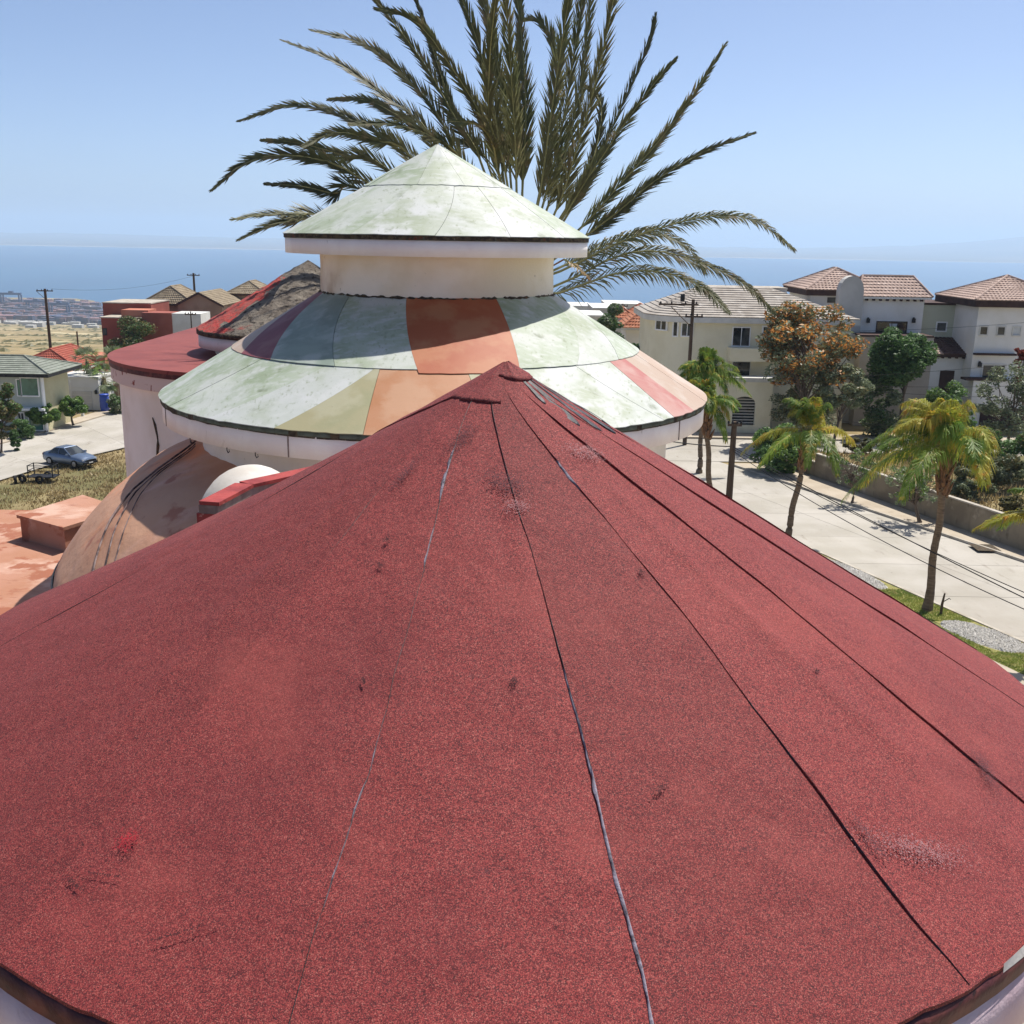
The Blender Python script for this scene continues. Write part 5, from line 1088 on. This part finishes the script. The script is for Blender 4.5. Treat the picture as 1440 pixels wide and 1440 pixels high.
# ---- beige tiled house behind
he = thing('beige_tiled_house', (-42, 144, -8), 'tan gabled house with beige tile roofs behind the pink block house', 'house')
ye = 142
def gable_block(px0, px1, pe, pr_, Y, dep, axis):
    x0, x1 = X(px0, pe, Y), X(px1, pe, Y); ze = Z((px0 + px1) / 2, pe, Y); zr = Z((px0 + px1) / 2, pr_, Y); xm = (x0 + x1) / 2
    MB().add([(x0, Y, -8), (x1, Y, -8), (x1, Y, ze), (xm, Y, zr), (x0, Y, ze), (x0, Y + dep, -8), (x1, Y + dep, -8), (x1, Y + dep, ze), (xm, Y + dep, zr), (x0, Y + dep, ze)], [(0, 1, 2, 3, 4), (9, 8, 7, 6, 5), (0, 4, 9, 5), (1, 6, 7, 2)]).build('gable_wall', mt['brownwall'], he)
    mb = MB(); tile_face(mb, (x0 - .3, Y + dep, ze - .1), (x0 - .3, Y - .4, ze - .1), (xm, Y - .4, zr + .1), (xm, Y + dep, zr + .1)); tile_face(mb, (x1 + .3, Y - .4, ze - .1), (x1 + .3, Y + dep, ze - .1), (xm, Y + dep, zr + .1), (xm, Y - .4, zr + .1)); o = mb.build('roof_tiles', mt['tile_beige'], he); o['kind'] = 'stuff'
    bm = MB()
    for s in ((x0 - .3, x0 - .3), (x1 + .3, x1 + .3)):
        bm.add([(s[0], Y - .45, ze - .35), (xm, Y - .45, zr - .15), (xm, Y - .45, zr + .14), (s[0], Y - .45, ze - .06), (s[0], Y - .3, ze - .35), (xm, Y - .3, zr - .15), (xm, Y - .3, zr + .14), (s[0], Y - .3, ze - .06)], [(0, 1, 2, 3), (7, 6, 5, 4), (3, 2, 6, 7), (0, 4, 5, 1)])
    bm.build('bargeboard', mt['brownwood'], he)
gable_block(250, 312, 428, 412, ye - 4, 10, 'y')
bx0, bx1 = X(204, 430, ye), X(270, 430, ye); bz = Z(235, 428, ye)
wallbox(he, bx0, bx1, ye, ye + 7, -8, bz, mt['brownwall']); hip_roof(he, bx0, bx1, ye, ye + 7, bz + .1, 2.2, mt['tile_beige'], over=.5, ridge=1.8, barrel=.04, fascia=mt['brownwood'])
hip_roof(he, X(322, 415, ye + 6), X(372, 415, ye + 6), ye + 6, ye + 13, Z(345, 413, ye + 6), 1.6, mt['tile_beige'], over=.4, ridge=2, barrel=.04, fascia=mt['brownwood']); wallbox(he, X(322, 415, ye + 6), X(372, 415, ye + 6), ye + 6, ye + 13, -8, Z(345, 413, ye + 6) - .27, mt['brownwall'])
# ---- left trees
def clipped(px, py, Y, wpx, hpx, label, seed):
    b = atz(px, py, LZ + .1); c = at(px, py - 24, b.y); s = b.y / FPX
    tree('clipped_tree', (b.x, b.y, LZ + .1), 0, (wpx * s / 2, wpx * s / 2.2, hpx * s / 2, c.z - LZ), label, 'tree', [('leaf_green', .7), ('leaf_bright', .6)], seed, 4200, .11, 40, .12, .0, None, (0, 0), True, 12)
clipped(65, 607, 94, 40, 26, 'small clipped flat-topped street tree before the picture-window house', 71); clipped(103, 598, 97, 38, 28, 'small clipped flat-topped street tree nearest the garage', 72)
ptree('pepper_tree', 2, 640, 84, 4, 578, 42, 80, 'drooping olive tree cut by the frame edge before the grey-green house', [('leaf_olive', .7), ('leaf_green', .4)], 73, 3000, .1, z=LZ, clumps=34, branchy=14)
bush('garden_shrub', 32, 612, 90, 30, 22, 'dark round shrub behind the street fence', [('leaf_green', 1)], 74, 1300, .09, z=LZ); bush('garden_shrub', 22, 625, 85, 14, 22, 'small dark drooping shrub at the kerb before the pepper tree', [('leaf_green', 1)], 75, 700, .09, z=LZ)
bush('street_bush', 165, 578, 104, 24, 22, 'tangled green bush by the blue barrel', [('leaf_grey', .7), ('leaf_green', .5)], 76, 1300, .1, z=-4)
bush('climbing_shrub', 190, 476, 126, 70, 26, 'dark shrub sprawling against the pink block house', [('leaf_olive', .8), ('leaf_green', .5)], 77, 2200, .14, z=-7)
def fan_palm(px, pyb, pyc, Y, rad, label, seed, z0=-4.0):
    r = np.random.default_rng(seed); b = at(px, pyc, Y); t = thing('fan_palm', (b.x, b.y, z0), label, 'palm', 'fan palms beside the garage'); top = Vector((b.x, b.y, b.z))
    MB().tube([(b.x, b.y, z0), (b.x + .1, b.y, (z0 + b.z) / 2), top], [.3, .24, .2], 8).build('trunk', mt['trunk'], t)
    for k in range(20):
        az = k * 2.4; el = R(r.uniform(-55, 75)); d = Vector((math.cos(az) * math.cos(el), math.sin(az) * math.cos(el), math.sin(el))); st_ = top + d * rad * .55; mb = MB(); mb.tube([top, st_], .02, 4); nf = len(mb.f)
        a = d.cross(Vector((0, 0, 1))).normalized(); n_ = a.cross(d)
        for j in range(15):
            q = R(-95 + 190 * j / 14); e = (d * math.cos(q) + a * math.sin(q) - n_ * .25 * abs(math.sin(q))).normalized(); L = rad * .5 * r.uniform(.8, 1.1); w_ = e.cross(n_).normalized() * .05
            mb.add([st_, st_ + e * L * .55 + w_, st_ + e * L + Vector((0, 0, -.12 * L)), st_ + e * L * .55 - w_], [(0, 1, 2, 3)])
        mk('fan_leaf', mb.v, mb.f, None, t, mats=[mt['rachis'], mt['leaf_grey' if k % 3 else 'leaf_bright']], mi=[0] * nf + [1] * (len(mb.f) - nf))
    sk2 = MB()
    for k in range(60):
        a = r.uniform(0, 2 * pi); h_ = r.uniform(.2, 1.9); o = Vector((math.cos(a), math.sin(a), 0)); p = top + o * .22 + Vector((0, 0, -h_)); w_ = Vector((-o.y, o.x, 0)) * .07; sk2.add([p - w_, p + w_, p + o * .35 + Vector((0, 0, -.7))], [(0, 1, 2)])
    sk2.build('dead_skirt', mt['leaf_grey'], t)
fan_palm(122, 580, 508, 108, 1.9, 'bushy fan palm rising directly above the garage roof', 81); fan_palm(146, 585, 532, 107, 1.9, 'lower bushy fan palm above the blue barrel', 82); fan_palm(160, 585, 505, 111, 1.8, 'fan palm half hidden by the white round tower', 83)

# ================================================================== CAR AND TRAILER
def sedan(loc, rz, label):
    t = thing('parked_car', loc, label, 'car'); t.rotation_euler = (0, 0, rz)
    def part(name, mb, mat, parent, smooth=False):
        me = bpy.data.meshes.new(name); me.from_pydata([tuple(p) for p in mb.v], [], mb.f); me.materials.append(mat); me.polygons.foreach_set('use_smooth', [smooth] * len(me.polygons)); o = bpy.data.objects.new(name, me); COL.objects.link(o); o.parent = parent; return o
    # lofted body: stations along x (rear -2.2 .. front 2.2): (x, half width, bottom, belt height)
    stn = [(-2.22, .62, .42, .72), (-2.14, .76, .30, .90), (-1.7, .85, .24, .97), (-.9, .87, .22, .95), (.2, .87, .22, .93), (.95, .86, .22, .92), (1.6, .83, .24, .84), (2.05, .74, .28, .74), (2.2, .58, .36, .62)]
    mb = MB(); V = []; F = []
    for x, w_, b, h in stn: V += [(x, -w_ * .9, b), (x, -w_, b + (h - b) * .35), (x, -w_ * .97, b + (h - b) * .75), (x, -w_ * .86, h), (x, 0, h + .035), (x, w_ * .86, h), (x, w_ * .97, b + (h - b) * .75), (x, w_, b + (h - b) * .35), (x, w_ * .9, b)]
    for i in range(len(stn) - 1):
        for j in range(8): a = i * 9 + j; F.append((a, a + 1, a + 10, a + 9))
        F.append((i * 9 + 8, i * 9, i * 9 + 9, i * 9 + 17))
    F += [tuple(range(9)), tuple(range(9 * len(stn) - 1, 9 * len(stn) - 10, -1))]
    body = part('body', mb.add(V, F), mt['carpaint'], t, True)
    gl = MB(); rp = [(-1.5, .93), (-.85, 1.36), (.1, 1.4), (.95, .9)]
    for sgn in (-1, 1):
        pass
    pts = [(x, s * (.76 if z < 1 else .6), z) for x, z in rp for s in (-1, 1)]
    gl.add(pts, [(0, 2, 3, 1), (2, 4, 5, 3), (4, 6, 7, 5), (0, 6, 4, 2), (1, 3, 5, 7)]); cab = part('cabin_glass', gl, mt['glass'], t)
    rf = MB(); rf.add([(-.88, -.6, 1.37), (.12, -.6, 1.41), (.12, .6, 1.41), (-.88, .6, 1.37), (-.84, -.5, 1.43), (.06, -.5, 1.46), (.06, .5, 1.46), (-.84, .5, 1.43)], [(4, 5, 6, 7), (0, 1, 5, 4), (1, 2, 6, 5), (2, 3, 7, 6), (3, 0, 4, 7)]); part('roof', rf, mt['carpaint'], t, False)
    for s in (-1, 1):
        for (a, b) in (((-1.5, .93), (-.85, 1.37)), ((.1, 1.41), (.95, .9)), ((-.35, 1.4), (-.35, .93))):
            pl = MB(); wa = .61 if a[1] > 1 else .77; wb = .61 if b[1] > 1 else .77; pl.tube([(a[0], s * wa, a[1]), (b[0], s * wb, b[1])], .035, 5); part('pillar', pl, mt['carpaint'], t)
        for x in (-1.32, 1.35):
            w_ = MB(); seg = 18; c0 = Vector((x, s * .8, .31))
            def ring(rad, y): return [(x + rad * math.cos(2 * pi * k / seg), y, .31 + rad * math.sin(2 * pi * k / seg)) for k in range(seg)]
            V = ring(.2, s * .9) + ring(.3, s * .91) + ring(.315, s * .87) + ring(.315, s * .7); F = [(r * seg + k, r * seg + (k + 1) % seg, (r + 1) * seg + (k + 1) % seg, (r + 1) * seg + k) for r in range(3) for k in range(seg)]
            wh = part('wheel', w_.add(V, F), mt['tyre'], t, True); rm = MB(); V = ring(.2, s * .895) + [(x, s * .915, .31)]; rm.add(V, [(k, (k + 1) % seg, seg) for k in range(seg)]); part('rim', rm, mt['rim'], wh)
        hl = MB(); hl.box(2.0, 2.14, s * .56 - .14, s * .56 + .14, .58, .70); part('headlight', hl, mt['lamp_glass'], t); tl = MB(); tl.box(-2.2, -2.1, s * .6 - .12, s * .6 + .12, .68, .84); part('tail_light', tl, mt['lamp_red'], t)
        m_ = MB(); m_.box(.62, .8, s * .9 - .08, s * .9 + .08, .94, 1.06); part('wing_mirror', m_, mt['carpaint'], t)
    bp_ = MB(); bp_.box(2.0, 2.24, -.66, .66, .3, .46); part('bumper', bp_, mt['tyre'], t); gr = MB(); gr.box(2.1, 2.215, -.34, .34, .5, .62); part('grille', gr, mt['iron'], t); pl = MB(); pl.box(2.241, 2.25, -.2, .2, .36, .45); part('number_plate', pl, mt['whitewall'], t)
    return t
ca, cb = atz(70, 652, LZ), atz(121, 656, LZ)
sedan(((ca.x + cb.x) / 2 + .1, (ca.y + cb.y) / 2 + .3, LZ), math.atan2(-1.6, 3.4), 'blue-grey four-door sedan parked at the edge of the lower street')
tp = atz(62, 676, -4.0); tl = thing('utility_trailer', (tp.x, tp.y, -4.05), 'small black open-frame trailer with spare wheels by the parked sedan', 'trailer')
for dx, dy in ((-.9, -.5), (.9, -.5), (.9, .5), (-.9, .5)): MB().box(tp.x + dx - .03, tp.x + dx + .03, tp.y + dy - .03, tp.y + dy + .03, -3.6, -2.75).build('post', mt['iron'], tl)
fm = MB(); fm.box(tp.x - 1, tp.x + 1, tp.y - .55, tp.y + .55, -3.66, -3.6); fm.build('bed', mt['iron'], tl)
for z_ in (-2.78, -3.15):
    for dy in (-.5, .5): MB().tube([(tp.x - .9, tp.y + dy, z_), (tp.x + .9, tp.y + dy, z_)], .03, 5).build('rail', mt['iron'], tl)
    for dx in (-.9, .9): MB().tube([(tp.x + dx, tp.y - .5, z_), (tp.x + dx, tp.y + .5, z_)], .03, 5).build('rail', mt['iron'], tl)
def tyre(parent, c, ax, rr=.3, w_=.2):
    V = []; F = []; n = 18; u = Vector(ax).normalized(); a = u.cross(Vector((0, 0, 1))); a = a.normalized() if a.length > .1 else Vector((1, 0, 0)); b = u.cross(a)
    for (q, o) in ((.55, -.8), (.95, -1), (1, -.5), (1, .5), (.95, 1), (.55, .8)):
        for k in range(n): t = 2 * pi * k / n; V.append(Vector(c) + (a * math.cos(t) + b * math.sin(t)) * rr * q + u * o * w_ / 2)
    for i in range(6):
        for k in range(n): F.append((i * n + k, i * n + (k + 1) % n, ((i + 1) % 6) * n + (k + 1) % n, ((i + 1) % 6) * n + k))
    mk('wheel', V, F, mt['tyre'], parent, True)
tyre(tl, (tp.x, tp.y - .68, -3.75), (0, 1, 0)); tyre(tl, (tp.x, tp.y + .68, -3.75), (0, 1, 0)); MB().tube([(tp.x, tp.y - .66, -3.75), (tp.x, tp.y + .66, -3.75)], .03, 6).build('axle', mt['iron'], tl)
MB().tube([(tp.x - 1, tp.y, -3.63), (tp.x - 2.0, tp.y - .3, -3.7), (tp.x - 2.05, tp.y - .3, -4.03)], .04, 6).build('tow_bar', mt['iron'], tl)
tyre(tl, (tp.x - 1.35, tp.y - .5, -3.72), (.5, 1, .2), .33, .22); tyre(tl, (tp.x - 1.75, tp.y - .75, -3.76), (.9, .5, .1), .3, .2)

# ================================================================== POLES AND WIRES
def pole(px, pt, pb, Y, z0, label, arms, rad=.13, group='utility poles'):
    top = at(px, pt, Y); t = thing('utility_pole', (top.x, Y, z0), label, 'pole', group); MB().tube([(top.x, Y, z0), (top.x, Y, (z0 + top.z) / 2), (top.x, Y, top.z)], [rad * 1.25, rad * 1.1, rad * .9], 10).build('pole', mt['wood'], t)
    for (dz, half, off) in arms:
        z_ = top.z - dz; MB().box(top.x + off - half, top.x + off + half, Y - .16, Y - .06, z_ - .06, z_ + .06).build('crossarm', mt['wood'], t)
        for k in (-.9, -.35, .35, .9): MB().lathe([(.01, z_ + .061), (.05, z_ + .065), (.06, z_ + .14), (.03, z_ + .2), (.01, z_ + .21)], (top.x + off + half * k, Y - .11), 8).build('insulator', mt['iron'], t)
    return top
pt1 = pole(63, 406, 485, 128, -8, 'tall dark utility pole with one crossarm standing before the dry field', [(.25, 1.0, 0)], .17)
MB().tube([pt1 + Vector((-1, -.1, -.3)), pt1 + Vector((0, -.15, -1.2))], .03, 4).build('brace', mt['wood'], bpy.data.objects['utility_pole'])
pole(272, 384, 415, 150, -9, 'utility pole with crossarm rising behind the beige tiled roofs', [(.3, .9, 0)], .17)
pole(268, 438, 452, 112, -8, 'short thin pole with a small crossarm before the white parapet', [(.3, .6, 0)], .07)
pole(108, 466, 486, 125, -8, 'small distant post standing in the dry field behind the red roof', [], .1)
p5 = pole(975, 421, 480, 72, 0, 'utility pole with two offset crossarms in front of the cream house', [(.35, 1.35, -1.0), (1.15, .6, .1)], .12)
po5 = bpy.data.objects['utility_pole.004']
MB().tube([p5 + Vector((-1.5, -.12, -.5)), p5 + Vector((0, -.12, -1.9))], .03, 4).build('brace', mt['wood'], po5)
MB().lathe([(.01, p5.z - .15), (.14, p5.z - .15), (.16, p5.z + .1), (.14, p5.z + .35), (.01, p5.z + .36)], (p5.x - .75, 72 - .11), 10).build('transformer', mt['iron'], po5)
p6 = pole(1033, 593, 730, 51.7, .09, 'short weathered wooden pole on the verge carrying the street cables', [(.15, .35, 0)], .15)
pole(876, 427, 445, 130, -6, 'distant thin pole with a small crossarm above the terracotta cottage', [(.3, .6, 0)], .1)
def wire(a, b, sag, label, rad=.012, n=24, group='overhead street cables'):
    a, b = Vector(a), Vector(b); tag(MB().tube([a.lerp(b, k / n) - Vector((0, 0, sag * 4 * (k / n) * (1 - k / n))) for k in range(n + 1)], rad, 5).build('cable', mt['cable']), label, 'cable', group)
zc6 = at(1030, 628, 51.7); e6 = [(at(1475, 858, 33), .05, .022), (at(1475, 848, 34), .12, .018), (at(1475, 872, 32), .2, .018)]
for k, (e, s_, q) in enumerate(e6): wire(zc6 + Vector((0, 0, -.1 * k)), e, s_ * 2, ['thick black cable from the short wooden pole, middle of the three over the street', 'black cable from the short wooden pole, topmost of three over the street', 'black cable from the short wooden pole, lowest of three over the street'][k], q)
wire(zc6, at(850, 598, 66), .3, 'thin cable running from the short wooden pole towards the cream house', .03)
for k, (a, b, s_) in enumerate([((1085, 534, 73), (1500, 505, 70), .2), ((1085, 536, 73), (1500, 540, 70), .3), ((1085, 537, 73), (1500, 560, 69), .3), ((1085, 580, 72), (1500, 605, 69), .4), ((1170, 466, 76), (1500, 448, 72), .2)]):
    wire(at(*a), at(*b), s_, ['thin wire passing just above the balcony window of the white villa', 'thin wire passing below the balcony slab of the white villa', 'thin wire passing midway between balcony slab and garage of the white villa', 'lowest wire, crossing the garage door of the white villa', 'topmost wire, passing the three small square windows of the white villa'][k], .012, 16, 'wires before the villa')
wire(pt1 + Vector((.8, 0, 0)), at(272, 388, 150), .8, 'thin wire between the two poles beyond the pink house', .014)
# sprinkler standpipe on the verge
tw = thing('standpipe', (16.75, 38.1, .09), 'thin dark standpipe with a bent tap beside the largest palm trunk', 'standpipe')
MB().tube([(16.75, 38.1, .08), (16.75, 38.1, .5), (16.8, 38.1, .95)], [.06, .05, .03], 6).build('pipe', mt['wood'], tw); MB().tube([(16.78, 38.1, .6), (17.0, 38.1, .75), (17.05, 38.1, .7)], .018, 5).build('tap', mt['iron'], tw)
# planting pit in the far pavement
dk = thing('planting_pit', (22.6, 47.6, .13), 'empty dark planting pit in the far pavement', 'pit'); c = atz(1385, 770, .13)
MB().box(c.x - .45, c.x + .45, c.y - .45, c.y + .45, .134, .136).build('soil', mt['mould'], dk)
for a in ((-.55, -.45, -.55, .55), (.45, .55, -.55, .55), (-.45, .45, -.55, -.45), (-.45, .45, .45, .55)): MB().box(c.x + a[0], c.x + a[1], c.y + a[2], c.y + a[3], .12, .136).build('kerb_edge', mt['mould'], dk)

# ================================================================== PORT AND FAR SHORE
rp_ = np.random.default_rng(90); mb = MB()
for _ in range(900):
    y = rp_.uniform(1560, 2120); x = -y * rp_.uniform(.36, .53)
    if y > coast(x) - 5: continue
    l, w_, h_ = rp_.uniform(10, 34), rp_.uniform(6, 16), rp_.uniform(3, 13); z_ = hterr(x, y); mb.box(x - l / 2, x + l / 2, y - w_ / 2, y + w_ / 2, z_ - 2, z_ + h_)
tag(mb.build('port_stacks', mt['port']), 'hazy mass of container stacks and sheds on the distant waterfront', None, None, 'stuff')
mb = MB()
for _ in range(70):
    y = rp_.uniform(1150, 1560); x = -y * rp_.uniform(.3, .53); l, w_, h_ = rp_.uniform(6, 16), rp_.uniform(6, 10), rp_.uniform(3, 5); z_ = hterr(x, y)
    if y < 1250 and rp_.uniform() < .75: continue
    mb.box(x - l / 2, x + l / 2, y - w_ / 2, y + w_ / 2, z_ - 2, z_ + h_)
tag(mb.build('far_town', mt['greywall']), 'scatter of pale buildings between the dry field and the port', None, None, 'stuff')
def crane(px, py, Y, span, hgt, label):
    b = at(px, py, Y); z0 = -133.0; t = thing('gantry_crane', (b.x, Y, z0), label, 'crane', 'container gantry cranes at the port')
    for s in (-1, 1):
        for d in (-5, 5): MB().box(b.x + s * span / 2 - 1.2, b.x + s * span / 2 + 1.2, Y + d - 1, Y + d + 1, z0, z0 + hgt).build('leg', mt['craneblue'], t)
    MB().box(b.x - span / 2 - 6, b.x + span / 2 + 2, Y - 2.5, Y + 2.5, z0 + hgt, z0 + hgt + 4).build('girder', mt['craneblue'], t); MB().box(b.x - 3, b.x + 4, Y - 3, Y + 3, z0 + hgt + 4, z0 + hgt + 7).build('trolley', mt['craneblue'], t)
crane(84, 440, 1790, 30, 22, 'blue gantry crane of the port nearest the open water'); crane(17, 432, 1980, 34, 26, 'tallest blue gantry crane of the port, farthest along the quay'); crane(52, 440, 1900, 30, 18, 'low blue gantry crane between the two larger ones')
bmb = bush
rs_ = np.random.default_rng(91); V = []; F = []
for _ in range(2600):
    y = rs_.uniform(170, 1350) ** 1.0; x = -y * rs_.uniform(.2, .56); d = mnoise.noise(Vector((x * .008, y * .004, 7)))
    if d < rs_.uniform(-.15, .5): continue
    z_ = hterr(x, y); s = rs_.uniform(.6, 1.8) * (1 + y / 900); i = len(V)
    for k in range(6): a = k * 1.047; V.append((x + s * math.cos(a) * rs_.uniform(.7, 1.8), y + s * math.sin(a), z_ - .1))
    V.append((x + s * .3, y, z_ + s * rs_.uniform(.2, .5))); F += [(i + k, i + (k + 1) % 6, i + 6) for k in range(6)]
tag(mk('scrub', V, F, mt['leaf_olive']), 'scattered low scrub over the dry field', None, None, 'stuff')

# ================================================================== HAZE
def haze():
    mb = MB(); mb.box(-26000, 26000, -300, 31000, -152, 330)
    o = mb.build('haze', None); o.data.materials.clear(); m = bpy.data.materials.new('haze'); m.use_nodes = True; n = m.node_tree; n.nodes.clear()
    out = n.nodes.new('ShaderNodeOutputMaterial'); v = n.nodes.new('ShaderNodeVolumePrincipled'); v.inputs['Color'].default_value = (.62, .8, 1, 1); v.inputs['Density'].default_value = HAZE; v.inputs['Anisotropy'].default_value = .2
    n.links.new(v.outputs[0], out.inputs['Volume']); o.data.materials.append(m); tag(o, kind='stuff')
HAZE = 1.15e-4
haze()
